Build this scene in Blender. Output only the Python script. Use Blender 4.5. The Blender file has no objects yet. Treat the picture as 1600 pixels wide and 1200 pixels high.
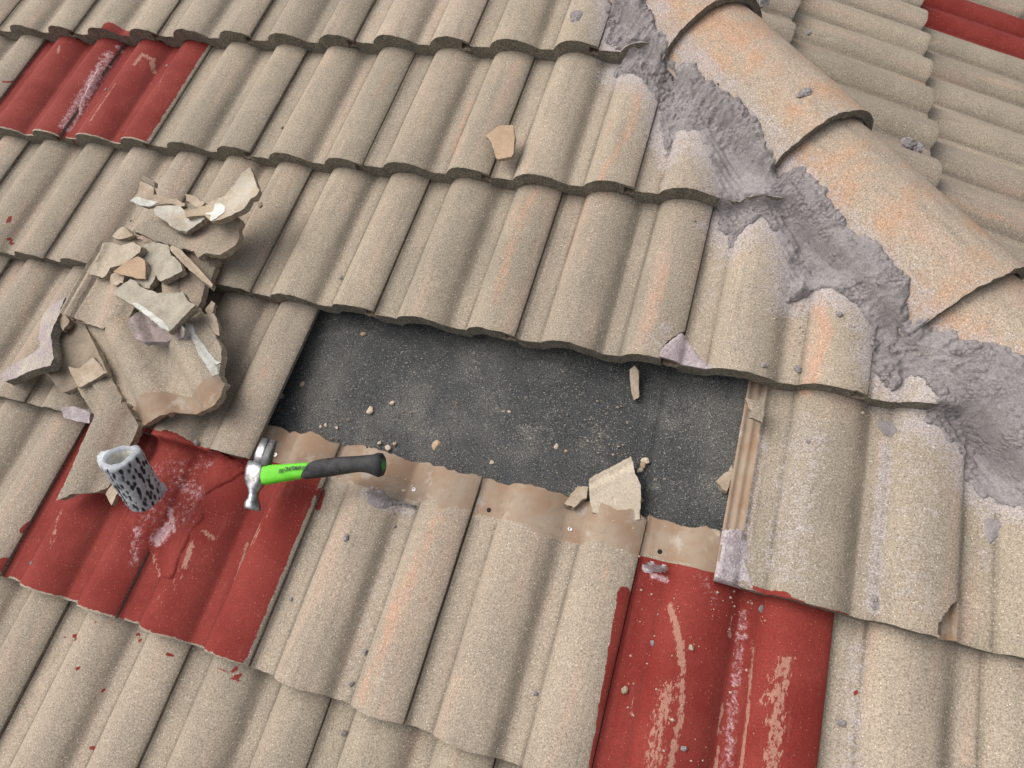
import bpy, math, random
import numpy as np
from mathutils import Matrix, Vector
from mathutils.geometry import delaunay_2d_cdt
rng = random.Random(7)
R = math.radians
# ------------------------------------------------------------------ frames
PITCH = R(23.16)
cP, sP = math.cos(PITCH), math.sin(PITCH)
# roof frame (u across, v up the slope, n normal) -> world
MW = np.array([[1, 0, 0], [0, cP, -sP], [0, sP, cP]])
ORG = np.array([0.0, 0.0, 3.0])
def W(p):
    return np.asarray(p) @ MW.T + ORG
def mat4(cols, o):
    m = Matrix.Identity(4)
    for j in range(3):
        for i in range(3):
            m[i][j] = float(cols[j][i])
    for i in range(3): m[i][3] = float(o[i])
    return m
# ------------------------------------------------------------------ camera (solved from the tile grid)
CAMW = np.array([2.785, 0.3244, -0.3916]); CAMP = np.array([1.2922, -1.1033, 1.1350]); FPX = 1068.26
def rodr(w):
    t = np.linalg.norm(w); k = w / t
    K = np.array([[0, -k[2], k[1]], [k[2], 0, -k[0]], [-k[1], k[0], 0]])
    return np.eye(3) + np.sin(t) * K + (1 - np.cos(t)) * K @ K
RC = rodr(CAMW)
sc = bpy.context.scene
cam = bpy.data.cameras.new('camera'); cam.sensor_width = 36; cam.lens = FPX / 1600 * 36
cam.clip_start = 0.02; cam.clip_end = 500
camo = bpy.data.objects.new('camera', cam); sc.collection.objects.link(camo)
camo.matrix_world = mat4([MW @ RC[0], MW @ -RC[1], MW @ -RC[2]], W(CAMP))
sc.camera = camo
def ray(x, y):
    return RC.T @ np.array([(x - 800) / FPX, (y - 600) / FPX, 1.0])
def at(x, y, n=0.01, nrm=None, c=None):
    """photo position -> point on the roof plane at height n (or on a tilted plane through c)"""
    d = ray(x, y)
    if nrm is None: return CAMP + d * ((n - CAMP[2]) / d[2])
    return CAMP + d * (np.dot(nrm, c - CAMP) / np.dot(nrm, d))
def px(P):
    q = (np.atleast_2d(P) - CAMP) @ RC.T
    return np.stack([800 + FPX * q[:, 0] / q[:, 2], 600 + FPX * q[:, 1] / q[:, 2]], 1)
# ------------------------------------------------------------------ light
SUN_DIR = MW @ np.array([-0.50, 0.25, 0.83]); SUN_DIR /= np.linalg.norm(SUN_DIR)   # towards the sun
el = math.asin(SUN_DIR[2]); az = math.atan2(SUN_DIR[0], SUN_DIR[1])
w = bpy.data.worlds.new('World'); sc.world = w; w.use_nodes = True
nt = w.node_tree; bg = nt.nodes['Background']
sky = nt.nodes.new('ShaderNodeTexSky'); sky.sky_type = 'NISHITA'; sky.sun_disc = False
sky.sun_elevation = el; sky.sun_rotation = az; sky.dust_density = 6.0; sky.air_density = 0.6; sky.ozone_density = 0.6
hs = nt.nodes.new('ShaderNodeHueSaturation'); hs.inputs['Saturation'].default_value = 0.4
nt.links.new(sky.outputs[0], hs.inputs['Color']); nt.links.new(hs.outputs[0], bg.inputs[0]); bg.inputs[1].default_value = 0.15
sun = bpy.data.lights.new('sun', 'SUN'); sun.energy = 0.55; sun.angle = R(60); sun.color = (1.0, 0.95, 0.88)
suno = bpy.data.objects.new('sun', sun); sc.collection.objects.link(suno)
suno.rotation_euler = Vector(SUN_DIR).to_track_quat('Z', 'Y').to_euler(); suno.location = (0, 0, 8)
sc.view_settings.view_transform = 'Standard'; sc.view_settings.look = 'None'
sc.view_settings.exposure = 0.40; sc.view_settings.gamma = 1.0
# ------------------------------------------------------------------ noise in numpy
def vnoise(x, y, seed=0):
    x = np.asarray(x, float); y = np.asarray(y, float)
    xi = np.floor(x).astype(np.int64); yi = np.floor(y).astype(np.int64)
    fx = x - xi; fy = y - yi; fx = fx * fx * (3 - 2 * fx); fy = fy * fy * (3 - 2 * fy)
    def h(a, b):
        n = (a * 374761393 + b * 668265263 + seed * 974711) & 0xffffffff
        n = ((n ^ (n >> 13)) * 1274126177) & 0xffffffff
        return ((n ^ (n >> 16)) & 0xffff) / 65535.0
    return (h(xi, yi) * (1 - fx) + h(xi + 1, yi) * fx) * (1 - fy) + (h(xi, yi + 1) * (1 - fx) + h(xi + 1, yi + 1) * fx) * fy
def fbm(x, y, seed=0, o=3):
    s = 0; a = 0.5; t = 0
    for i in range(o):
        s = s + a * vnoise(x * 2 ** i, y * 2 ** i, seed + i * 17); t += a; a *= 0.55
    return s / t
def inpoly(x, y, poly):
    x = np.asarray(x); y = np.asarray(y); r = np.zeros(x.shape, bool); n = len(poly)
    for i in range(n):
        x0, y0 = poly[i]; x1, y1 = poly[(i + 1) % n]
        c = ((y0 > y) != (y1 > y)) & (x < (x1 - x0) * (y - y0) / (y1 - y0 + 1e-12) + x0)
        r ^= c
    return r
def dpoly(x, y, poly, closed=True):
    d = np.full(np.shape(x), 1e9); n = len(poly)
    for i in range(n if closed else n - 1):
        a = np.array(poly[i]); b = np.array(poly[(i + 1) % n]); ab = b - a
        t = np.clip(((x - a[0]) * ab[0] + (y - a[1]) * ab[1]) / (ab @ ab + 1e-12), 0, 1)
        d = np.minimum(d, np.hypot(x - a[0] - t * ab[0], y - a[1] - t * ab[1]))
    return d
# ------------------------------------------------------------------ node helpers
class NT:
    def __init__(s, name):
        s.m = bpy.data.materials.new(name); s.m.use_nodes = True; s.t = s.m.node_tree
        s.b = s.t.nodes['Principled BSDF']; s.b.inputs['Specular IOR Level'].default_value = 0.25
    def n(s, k, **kw):
        o = s.t.nodes.new(k)
        for a, v in kw.items(): setattr(o, a, v)
        return o
    def put(s, inp, v):
        if hasattr(v, 'is_linked') or isinstance(v, bpy.types.NodeSocket): s.t.links.new(v, inp)
        elif isinstance(v, (tuple, list)) and len(v) == 3 and inp.type == 'RGBA': inp.default_value = (*v, 1)
        else: inp.default_value = v
    def math(s, op, a, b=None, c=None, clamp=False):
        o = s.n('ShaderNodeMath', operation=op); o.use_clamp = clamp
        for i, v in enumerate((a, b, c)):
            if v is not None: s.put(o.inputs[i], v)
        return o.outputs[0]
    def mix(s, f, a, b, mode='MIX'):
        o = s.n('ShaderNodeMix', data_type='RGBA', blend_type=mode)
        s.put(o.inputs[0], f); s.put(o.inputs[6], a); s.put(o.inputs[7], b); return o.outputs[2]
    def step(s, v, a, b, lo=0.0, hi=1.0):
        o = s.n('ShaderNodeMapRange'); o.interpolation_type = 'SMOOTHSTEP'
        s.put(o.inputs[0], v)
        for i, k in enumerate((a, b, lo, hi)): o.inputs[i + 1].default_value = k
        return o.outputs[0]
    def coord(s, scale=(1, 1, 1)):
        tc = s.n('ShaderNodeTexCoord'); oi = s.n('ShaderNodeObjectInfo')
        mm = s.math('MULTIPLY', oi.outputs['Random'], 37.0)
        cx = s.n('ShaderNodeCombineXYZ'); 
        for i in range(3): s.put(cx.inputs[i], mm)
        v = s.n('ShaderNodeVectorMath', operation='ADD'); s.put(v.inputs[0], tc.outputs['Object']); s.put(v.inputs[1], cx.outputs[0])
        return v.outputs[0], oi.outputs['Random']
    def scl(s, v, sc_):
        o = s.n('ShaderNodeVectorMath', operation='MULTIPLY'); s.put(o.inputs[0], v); o.inputs[1].default_value = sc_
        return o.outputs[0]
    def noise(s, v, scale, detail=2, rough=0.5):
        o = s.n('ShaderNodeTexNoise'); s.put(o.inputs['Vector'], v); o.inputs['Scale'].default_value = scale
        o.inputs['Detail'].default_value = detail; o.inputs['Roughness'].default_value = rough
        return o.outputs[0]
    def vor(s, v, scale, out=0):
        o = s.n('ShaderNodeTexVoronoi'); s.put(o.inputs['Vector'], v); o.inputs['Scale'].default_value = scale
        return o.outputs[out]
    def attr(s, name):
        o = s.n('ShaderNodeAttribute', attribute_name=name); q = s.n('ShaderNodeSeparateColor'); s.put(q.inputs[0], o.outputs[0])
        return q.outputs[0], q.outputs[1], q.outputs[2]
    def bump(s, h, strength, dist, prev=None):
        o = s.n('ShaderNodeBump'); s.put(o.inputs['Height'], h); s.put(o.inputs['Strength'], strength); o.inputs['Distance'].default_value = dist
        if prev is not None: s.put(o.inputs['Normal'], prev)
        return o.outputs[0]
    def out(s, col, rough=0.9, nrm=None, metal=None):
        s.put(s.b.inputs['Base Color'], col); s.put(s.b.inputs['Roughness'], rough)
        if nrm is not None: s.put(s.b.inputs['Normal'], nrm)
        if metal is not None: s.put(s.b.inputs['Metallic'], metal)
        return s.m
def coated(name, A=(0.372, 0.315, 0.240), B=(0.308, 0.266, 0.205), orange=0.0, painted=True):
    s = NT(name); v, rnd = s.coord()
    big = s.noise(v, 5, 3, .6); col = s.mix(s.step(big, .35, .65), A, B)
    col = s.mix(s.math('MULTIPLY', s.step(rnd, .1, .95), .28), col, (0.45, 0.365, 0.30))
    tv = s.math('FRACT', s.math('MULTIPLY', rnd, 7.31))
    col = s.mix(1.0, col, s.mix(tv, (.84, .835, .83), (1.06, 1.05, 1.03)), 'MULTIPLY')
    # weathering streaks down the slope
    st = s.noise(s.scl(v, (55, 5, 20)), 1, 3, .6)
    col = s.mix(s.step(st, .50, .78, 0, .55), col, (0.225, 0.195, 0.155))
    pk = s.noise(s.scl(v, (30, 3.0, 10)), 1, 2, .5)
    col = s.mix(s.step(pk, .53, .70, 0, .45), col, (0.45, 0.315, 0.24))
    mo = s.noise(v, 28, 4, .65)
    col = s.mix(s.step(mo, .5, .8, 0, .4), col, (0.27, 0.24, 0.20))
    if orange:
        on = s.noise(v, 14, 4, .6)
        col = s.mix(s.step(on, .42, .66, 0, orange), col, (0.50, 0.265, 0.145))
        on2 = s.noise(v, 19, 4, .7)
        col = s.mix(s.step(on2, .56, .7, 0, .5), col, (0.30, 0.27, 0.22))
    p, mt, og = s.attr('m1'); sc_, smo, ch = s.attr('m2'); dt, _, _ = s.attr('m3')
    n1 = s.noise(v, 60, 4, .7); n2 = s.noise(v, 180, 4, .7)
    nn = s.math('ADD', s.math('MULTIPLY', n1, .55), s.math('MULTIPLY', n2, .45))
    col = s.mix(s.math('MULTIPLY', s.step(s.math('ADD', og, s.math('MULTIPLY', s.math('SUBTRACT', s.noise(s.scl(v, (150, 22, 60)), 1, 4, .7), .56), 1.9)), .12, .75), .58), col, (0.50, 0.275, 0.175))
    col = s.mix(s.math('MULTIPLY', dt, 1.0, None, True), col, (0.15, 0.128, 0.10))  # dirt and shade baked into the colour along the roll feet
    mw = s.step(s.math('ADD', mt, s.math('MULTIPLY', s.math('SUBTRACT', nn, .5), 1.6)), .35, .75, 0, .8)
    col = s.mix(mw, col, (0.40, 0.36, 0.352))
    # grain
    g = s.noise(v, 360, 2, .65); g2 = s.noise(v, 800, 1, .5)
    gr = s.math('ADD', s.math('MULTIPLY', g, .6), s.math('MULTIPLY', g2, .4))
    nosm = s.math('SUBTRACT', 1.0, s.math('MULTIPLY', smo, .85))
    gcol = s.mix(1.0, col, s.mix(s.step(gr, .32, .68), (.60, .60, .60), (1.36, 1.36, 1.36)), 'MULTIPLY')
    vc = s.n('ShaderNodeTexVoronoi'); s.put(vc.inputs['Vector'], v); vc.inputs['Scale'].default_value = 420
    sp = s.n('ShaderNodeSeparateColor'); s.put(sp.inputs[0], vc.outputs['Color'])
    spk = s.math('MULTIPLY', s.math('GREATER_THAN', sp.outputs[0], .945), s.math('LESS_THAN', vc.outputs['Distance'], .34))
    dk = s.math('MULTIPLY', s.math('LESS_THAN', sp.outputs[1], .06), s.math('LESS_THAN', vc.outputs['Distance'], .42))
    gcol = s.mix(s.math('MULTIPLY', spk, .7), gcol, (0.82, 0.74, 0.62))
    gcol = s.mix(s.math('MULTIPLY', dk, .55), gcol, (0.10, 0.08, 0.06))
    sm = s.noise(v, 16, 4, .6); smc = s.mix(s.step(sm, .35, .65), (0.325, 0.255, 0.19), (0.285, 0.19, 0.125))
    sm2 = s.noise(v, 30, 3, .6); smc = s.mix(s.step(sm2, .55, .72, 0, .7), smc, (0.43, 0.385, 0.33))
    sm3 = s.noise(v, 44, 3, .6); smc = s.mix(s.step(sm3, .55, .7, 0, .7), smc, (0.25, 0.20, 0.145))
    col = s.mix(s.step(smo, .3, .7), gcol, smc)
    rough = 0.92
    if painted:
        pm = s.step(s.math('ADD', p, s.math('MULTIPLY', s.math('SUBTRACT', nn, .5), .9)), .47, .53)
        red = s.mix(s.step(s.noise(v, 9, 3, .6), .35, .65), (0.190, 0.022, 0.016), (0.230, 0.035, 0.026))
        red = s.mix(s.step(n1, .6, .8, 0, .35), red, (0.20, 0.035, 0.03))
        wk = s.math('MULTIPLY', s.math('GREATER_THAN', sp.outputs[2], .955), s.math('LESS_THAN', vc.outputs['Distance'], .25))
        red = s.mix(s.math('MULTIPLY', wk, .6), red, (0.62, 0.40, 0.32))
        stn = s.noise(s.scl(v, (210, 85, 150)), 1, 4, .75)
        sm_ = s.step(s.math('ADD', sc_, s.math('MULTIPLY', s.math('SUBTRACT', stn, .5), 2.4)), .46, .56)
        red = s.mix(sm_, red, s.mix(n2, (0.39, 0.20, 0.145), (0.31, 0.145, 0.105)))
        cm = s.step(s.math('ADD', ch, s.math('MULTIPLY', s.math('SUBTRACT', s.noise(v, 120, 5, .8), .5), 2.0)), .35, .8, 0, .8)
        red = s.mix(cm, red, (0.50, 0.33, 0.335))
        red = s.mix(s.math('MULTIPLY', s.math('MULTIPLY', cm, s.step(n2, .52, .66)), .8), red, (0.62, 0.55, 0.56))
        red = s.mix(.55, red, s.mix(1.0, red, s.mix(s.step(gr, .32, .68), (.55, .55, .55), (1.4, 1.4, 1.4)), 'MULTIPLY'))
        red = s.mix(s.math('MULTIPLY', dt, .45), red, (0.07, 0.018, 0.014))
        red = s.mix(s.step(s.noise(s.scl(v, (60, 8, 30)), 1, 5, .75), .57, .75, 0, .30), red, (0.33, 0.12, 0.095))
        col = s.mix(pm, col, red)
        rough = s.math('SUBTRACT', .92, s.math('MULTIPLY', pm, .12))
    b = s.bump(gr, s.math('MULTIPLY', nosm, .55), .0016); b = s.bump(n1, .35, .003, b)
    return s.out(col, rough, b)
def simple(name, A, B, sA=20, grain=400, gs=.5, rough=.9, bs=.5, bd=.002, spec=None):
    s = NT(name); v, rnd = s.coord()
    col = s.mix(s.step(s.noise(v, sA, 4, .65), .35, .65), A, B)
    col = s.mix(s.step(s.noise(v, sA * 2.3, 5, .75), .54, .72, 0, .4), col, tuple(.55 * x * k for x, k in zip(B, (1.05, .95, .82))))
    g = s.noise(v, grain, 3, .65)
    col = s.mix(gs, col, s.mix(s.step(g, .3, .7), (.25, .25, .25), (1.6, 1.6, 1.6)), 'MULTIPLY')
    if spec:
        vc = s.n('ShaderNodeTexVoronoi'); s.put(vc.inputs['Vector'], v); vc.inputs['Scale'].default_value = spec[0]
        sp = s.n('ShaderNodeSeparateColor'); s.put(sp.inputs[0], vc.outputs['Color'])
        k = s.math('MULTIPLY', s.math('GREATER_THAN', sp.outputs[0], spec[1]), s.math('LESS_THAN', vc.outputs['Distance'], .35))
        col = s.mix(s.math('MULTIPLY', k, .8), col, spec[2])
    return s.out(col, rough, s.bump(g, bs, bd))
M_TILE = coated('coated_tile')
M_HIP = coated('coated_hip_tile', (0.38, 0.315, 0.24), (0.345, 0.285, 0.215), orange=.5, painted=False)
M_BUTT = simple('raw_tile_edge', (0.20, 0.185, 0.15), (0.27, 0.245, 0.195), 40, 330, .75, .95, 1.0, .004, (260, .85, (0.42, 0.38, 0.3)))
M_HIPB = simple('hip_tile_edge', (0.29, 0.255, 0.20), (0.22, 0.195, 0.155), 40, 330, .7, .95, 1.0, .004)
M_BREAK = simple('broken_tile_edge', (0.43, 0.355, 0.27), (0.34, 0.28, 0.215), 40, 420, .5, .95, .9, .003, (300, .88, (0.6, 0.52, 0.42)))
M_UNDER = simple('smooth_tile_underside', (0.45, 0.37, 0.28), (0.34, 0.265, 0.19), 22, 260, .18, .8, .3, .001)
M_UGREY = simple('grey_tile_underside', (0.40, 0.36, 0.285), (0.32, 0.285, 0.225), 26, 260, .2, .8, .3, .001)
M_ORNG = simple('ochre_tile_underside', (0.47, 0.33, 0.215), (0.40, 0.285, 0.19), 26, 260, .15, .8, .3, .001)
M_MAUVE = simple('mauve_mortar_film', (0.34, 0.285, 0.29), (0.45, 0.40, 0.40), 45, 300, .35, .9, .7, .002)
M_WHITE = simple('white_lime_residue', (0.68, 0.68, 0.62), (0.50, 0.49, 0.43), 50, 300, .15, .85, .5, .002)
M_BROWN = simple('dark_brown_underside', (0.20, 0.165, 0.125), (0.30, 0.24, 0.175), 26, 260, .2, .7, .3, .001)  # darker brown than the other undersides
def mortar_mat():
    s = NT('grey_mortar'); v, _ = s.coord()
    col = s.mix(s.step(s.noise(v, 11, 4, .65), .35, .65), (0.335, 0.305, 0.300), (0.43, 0.395, 0.39))
    col = s.mix(s.step(s.noise(v, 26, 4, .7), .58, .74, 0, .7), col, (0.17, 0.145, 0.145))
    g = s.noise(v, 380, 4, .75); g2 = s.noise(v, 120, 5, .75)
    col = s.mix(.55, col, s.mix(s.step(g, .3, .7), (.5, .5, .5), (1.35, 1.35, 1.35)), 'MULTIPLY')
    cr = s.n('ShaderNodeTexVoronoi'); s.put(cr.inputs['Vector'], v); cr.inputs['Scale'].default_value = 150
    patch = s.step(s.noise(v, 17, 3, .6), .45, .62)
    hgt = s.math('MULTIPLY', s.math('SUBTRACT', 1.0, cr.outputs['Distance']), patch)
    col = s.mix(s.math('MULTIPLY', s.step(cr.outputs['Distance'], .35, .8), s.math('MULTIPLY', patch, .3)), col, (0.16, 0.14, 0.137))
    b = s.bump(g, .9, .002); b = s.bump(g2, .9, .007, b); b = s.bump(hgt, .8, .006, b)
    return s.out(col, .95, b)
M_MORT = mortar_mat()
def felt_mat():
    s = NT('granular_roofing_felt'); v, _ = s.coord()
    col = s.mix(s.step(s.noise(v, 5, 3, .6), .35, .65), (0.058, 0.060, 0.061), (0.115, 0.112, 0.104))
    bl = s.noise(s.scl(v, (9, 3, 1)), 1, 3, .6); col = s.mix(s.step(bl, .55, .7, 0, .6), col, (0.045, 0.050, 0.060))
    du = s.noise(v, 14, 5, .75); col = s.mix(s.step(du, .54, .75, 0, .55), col, (0.21, 0.20, 0.18))
    g = s.noise(v, 520, 3, .8)
    col = s.mix(1.0, col, s.mix(s.step(g, .36, .64), (.35, .35, .35), (1.9, 1.9, 1.85)), 'MULTIPLY')
    vc = s.n('ShaderNodeTexVoronoi'); s.put(vc.inputs['Vector'], v); vc.inputs['Scale'].default_value = 420
    sp = s.n('ShaderNodeSeparateColor'); s.put(sp.inputs[0], vc.outputs['Color'])
    k = s.math('MULTIPLY', s.math('GREATER_THAN', sp.outputs[0], .86), s.math('LESS_THAN', vc.outputs['Distance'], .33))
    col = s.mix(s.math('MULTIPLY', k, .75), col, (0.42, 0.41, 0.38))
    d = s.noise(v, 260, 3, .7)
    col = s.mix(s.step(s.math('ADD', d, s.math('MULTIPLY', s.math('SUBTRACT', du, .5), .5)), .66, .7, 0, .7), col, (0.45, 0.40, 0.32))
    b = s.bump(g, .9, .002); b = s.bump(du, .3, .006, b)
    return s.out(col, .9, b)
M_FELT = felt_mat()
# ------------------------------------------------------------------ object helpers
COL = sc.collection
def tagit(o, label=None, cat=None, group=None, kind=None):
    if label: o['label'] = label
    if cat: o['category'] = cat
    if group: o['group'] = group
    if kind: o['kind'] = kind
    return o
def mesh(name, V, F, mats, fm=None, parent=None, smooth=True, attrs=None, matrix=None, sm=None):
    me = bpy.data.meshes.new(name)
    me.from_pydata([tuple(map(float, p)) for p in V] if not isinstance(V, np.ndarray) else V.tolist(), [], F if isinstance(F, list) else F.tolist())
    for m in mats: me.materials.append(m)
    if fm is not None: me.polygons.foreach_set('material_index', np.asarray(fm, np.int32))
    if sm is not None: me.polygons.foreach_set('use_smooth', np.asarray(sm, bool))
    else: me.polygons.foreach_set('use_smooth', np.full(len(me.polygons), smooth))
    if sm is not None:
        n_ = np.array([p.loop_total for p in me.polygons]); fl = np.repeat(~np.asarray(sm, bool), n_)
        le = np.zeros(len(me.loops), np.int32); me.loops.foreach_get('edge_index', le)
        sh = np.zeros(len(me.edges), bool); sh[le[fl]] = True
        sa = me.attributes.new('sharp_edge', 'BOOLEAN', 'EDGE'); sa.data.foreach_set('value', sh)
    if attrs:
        for k, a in attrs.items():
            at_ = me.attributes.new(k, 'FLOAT_COLOR', 'POINT')
            c = np.ones((len(me.vertices), 4), np.float32); c[:, :3] = a; at_.data.foreach_set('color', c.ravel())
    me.update()
    o = bpy.data.objects.new(name, me); COL.objects.link(o)
    if parent is not None: o.parent = parent
    if matrix is not None: o.matrix_world = matrix
    return o
def shell(top, bot, mask):
    """closed shell from two matching vertex grids, faces only where mask; returns V, F, kind (0 top,1 side,2 bottom), index map"""
    nu, nv = top.shape[:2]; idx = np.arange(nu * nv).reshape(nu, nv); N = nu * nv
    a = idx[:-1, :-1][mask]; b = idx[1:, :-1][mask]; c = idx[1:, 1:][mask]; d = idx[:-1, 1:][mask]
    F = [np.stack([a, b, c, d], 1), np.stack([a + N, d + N, c + N, b + N], 1)]; K = [np.zeros(len(a)), np.full(len(a), 2)]
    mp = np.pad(mask, 1)
    def side(m, p, q):
        p = p[m]; q = q[m]; F.append(np.stack([q, p, p + N, q + N], 1)); K.append(np.ones(len(p)))
    side(mask & ~mp[1:-1, :-2], idx[:-1, :-1], idx[1:, :-1])
    side(mask & ~mp[1:-1, 2:], idx[1:, 1:], idx[:-1, 1:])
    side(mask & ~mp[:-2, 1:-1], idx[:-1, 1:], idx[:-1, :-1])
    side(mask & ~mp[2:, 1:-1], idx[1:, :-1], idx[1:, 1:])
    F = np.concatenate(F); K = np.concatenate(K)
    V = np.concatenate([top.reshape(-1, 3), bot.reshape(-1, 3)])
    used = np.unique(F); re = np.full(2 * N, -1); re[used] = np.arange(len(used))
    return V[used], re[F], K.astype(int), used % N
# ------------------------------------------------------------------ tile geometry
TW, TG, TL = 0.300, 0.339, 0.418
TILT = 0.0365 / TG
RH = 0.0265
def prof(s):
    s = np.asarray(s, float); z = np.zeros_like(s)
    for c in (0.095, 0.245):
        d = s - c; x = np.clip(np.where(d < 0, -d / .047, d / .071), 0, 1); z = np.maximum(z, RH * (1 - x ** np.where(d < 0, 2.3, 1.9)) ** np.where(d < 0, .8, 1.0))
    x = np.clip((s + .055) / .071, 0, 1); z = np.maximum(z, np.where(s < .03, RH * (1 - x ** 1.9) - .0055, 0))
    z = z + 0.0016 * np.exp(-((s - .013) / .004) ** 2)
    fl = s < 0.0003
    rib = -0.010 + 0.0055 * (np.exp(-((s + .027) / .0035) ** 2) + .8 * np.exp(-((s + .013) / .003) ** 2))
    return np.where(fl, rib, z) - 0.008
HU = 1.180
HD = np.array([1, -1 / cP, 0]); HD /= np.linalg.norm(HD)           # down the hip, roof frame
HO = np.array([HU, 0, 0])
HA = MW.T @ (np.array([1, 1, 0]) / math.sqrt(2)); HB = np.cross(HD, HA); HB *= np.sign(HB[2])
def lat(P): return (np.asarray(P) - HO) @ HA
def slope_z(u, v):
    k = np.floor(-v / TG) + 1; k = np.where(-v / TG == np.floor(-v / TG), -v / TG, k)
    kk = np.ceil(-v / TG)
    off = .5 * (kk.astype(int) % 2); s = np.mod(u / TW - off, 1.0) * TW
    return prof(np.maximum(s, .002)) - TILT * (v + kk * TG)
def on_slope(x, y):
    z = 0.0
    for _ in range(5):
        p = at(x, y, z); z = .5 * z + .5 * float(slope_z(np.array([p[0]]), np.array([p[1]]))[0])
    return tuple(at(x, y, z)[:2])
# stains and paint on the main slope, drawn as strokes on the roof plane
def st(pts, wdt, amp=1.0): return ([on_slope(x, y) for x, y in pts], wdt, amp)
PAINT = [st([(205, 668), (270, 688)], .010), st([(250, 684), (268, 695), (390, 742)], .012), st([(170, 42), (200, 60)], .016), st([(150, 55), (60, 60)], .0),
         st([(30, 145), (55, 110)], .007, .6), st([(2, 128), (18, 128)], .004, .9), st([(112, 992), (117, 999)], .0035), st([(100, 995), (98, 997)], .0028),
         st([(504, 768), (497, 794)], .0045), st([(10, 885), (5, 880)], .012), st([(45, 820), (40, 830)], .006),
         st([(15, 340), (13, 346)], .005), st([(12, 370), (20, 382)], .004), st([(145, 975), (150, 970)], .002), st([(120, 1040), (122, 1045)], .003),
         st([(215, 990), (217, 1005)], .003), st([(140, 1170), (143, 1172)], .004), st([(72, 1097), (74, 1099)], .003), st([(160, 1080), (160, 1082)], .003),
         st([(260, 1020), (275, 1030)], .003, .8), st([(340, 1040), (375, 1065)], .006, .55), st([(290, 1030), (330, 1045)], .006, .42), st([(365, 1040), (373, 1056)], .003),
         st([(1165, 912), (1200, 928), (1250, 945)], .0045, .75), st([(1262, 948), (1318, 962)], .003, .62), st([(1205, 935), (1225, 932)], .009), st([(975, 925), (955, 1050), (930, 1200)], .010, .9),
         st([(1338, 1082), (1339, 1083)], .003), st([(100, 255), (70, 330)], .01, .12), st([(60, 215), (100, 230)], .012, .35)]
SCUFF = [st([(210, 100), (222, 85), (236, 92), (240, 112)], .006, .75), st([(240, 92), (239, 104)], .004, .8), st([(92, 72), (90, 82)], .004, .8), st([(180, 130), (140, 190)], .0028, .75),
         st([(262, 95), (248, 135)], .0018, .7), st([(95, 800), (78, 860)], .008, .42), st([(300, 850), (288, 885)], .007, .75), st([(318, 830), (335, 842)], .004, .85),
         st([(405, 820), (392, 850)], .003, .8), st([(385, 850), (365, 905)], .004, .75), st([(425, 790), (390, 860)], .002, .6), st([(1047, 945), (1062, 1000), (1066, 1040)], .006, .8),
         st([(1066, 1040), (1066, 1110), (1050, 1180), (1045, 1220)], .005, .7), st([(1045, 1075), (1025, 1150), (1018, 1220)], .014, .55), st([(1228, 1030), (1215, 1090), (1205, 1220)], .012, .62),
         st([(1215, 1060), (1200, 1100)], .014, .4), st([(1130, 1100), (1117, 1200)], .002, .9), st([(1178, 1000), (1168, 1120), (1155, 1220)], .002, .8), st([(1143, 965), (1140, 995)], .003, .7),
         st([(240, 870), (250, 900)], .006, .5), st([(330, 870), (250, 930)], .02, .22), st([(990, 1095), (985, 1120)], .003, .5), st([(520, 690), (521, 691)], .0, .0)]
CHALK = [st([(170, 85), (130, 150), (105, 200)], .017, .60), st([(183, 72), (190, 80)], .008, .6), st([(285, 755), (310, 775)], .02, .36), st([(265, 825), (250, 845)], .012, .72), st([(270, 800), (272, 830)], .006, .6),
         st([(215, 830), (210, 880)], .012, .45), st([(300, 800), (240, 800)], .03, .26), st([(1162, 960), (1150, 1060), (1135, 1200)], .010, .50), st([(1100, 905), (1115, 940)], .015, .35), st([(240, 740), (330, 720)], .02, .24), st([(1020, 900), (1040, 905)], .006, .8)]
ORANGE = [st([(835, 300), (800, 380), (775, 470)], .014, .55), st([(1005, 130), (985, 200), (940, 290)], .010, .6), st([(960, 180), (935, 240)], .006, .5), st([(735, 160), (708, 240)], .008, .6), st([(770, 120), (745, 180)], .006, .4),
          st([(1040, 420), (1010, 520)], .012, .5), st([(1275, 470), (1290, 520), (1265, 600)], .014, .75), st([(690, 800), (640, 900), (565, 1090)], .013, .55), st([(620, 920), (600, 1000)], .007, .7),
          st([(950, 880), (935, 960)], .006, .5), st([(1020, 860), (900, 1160)], .004, .3), st([(880, 900), (930, 1190)], .0, .0), st([(120, 640), (40, 780)], .008, .35), st([(420, 560), (350, 700)], .016, .30), st([(60, 420), (15, 560)], .010, .4),
          st([(610, 100), (590, 150)], .012, .4), st([(215, 42), (225, 46)], .01, .4), st([(1440, 860), (1420, 960)], .01, .3), st([(170, 900), (120, 1200)], .012, .3), st([(1180, 340), (1150, 420)], .006, .3), st([(690, 30), (700, 20)], .008, .4)]
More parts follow.
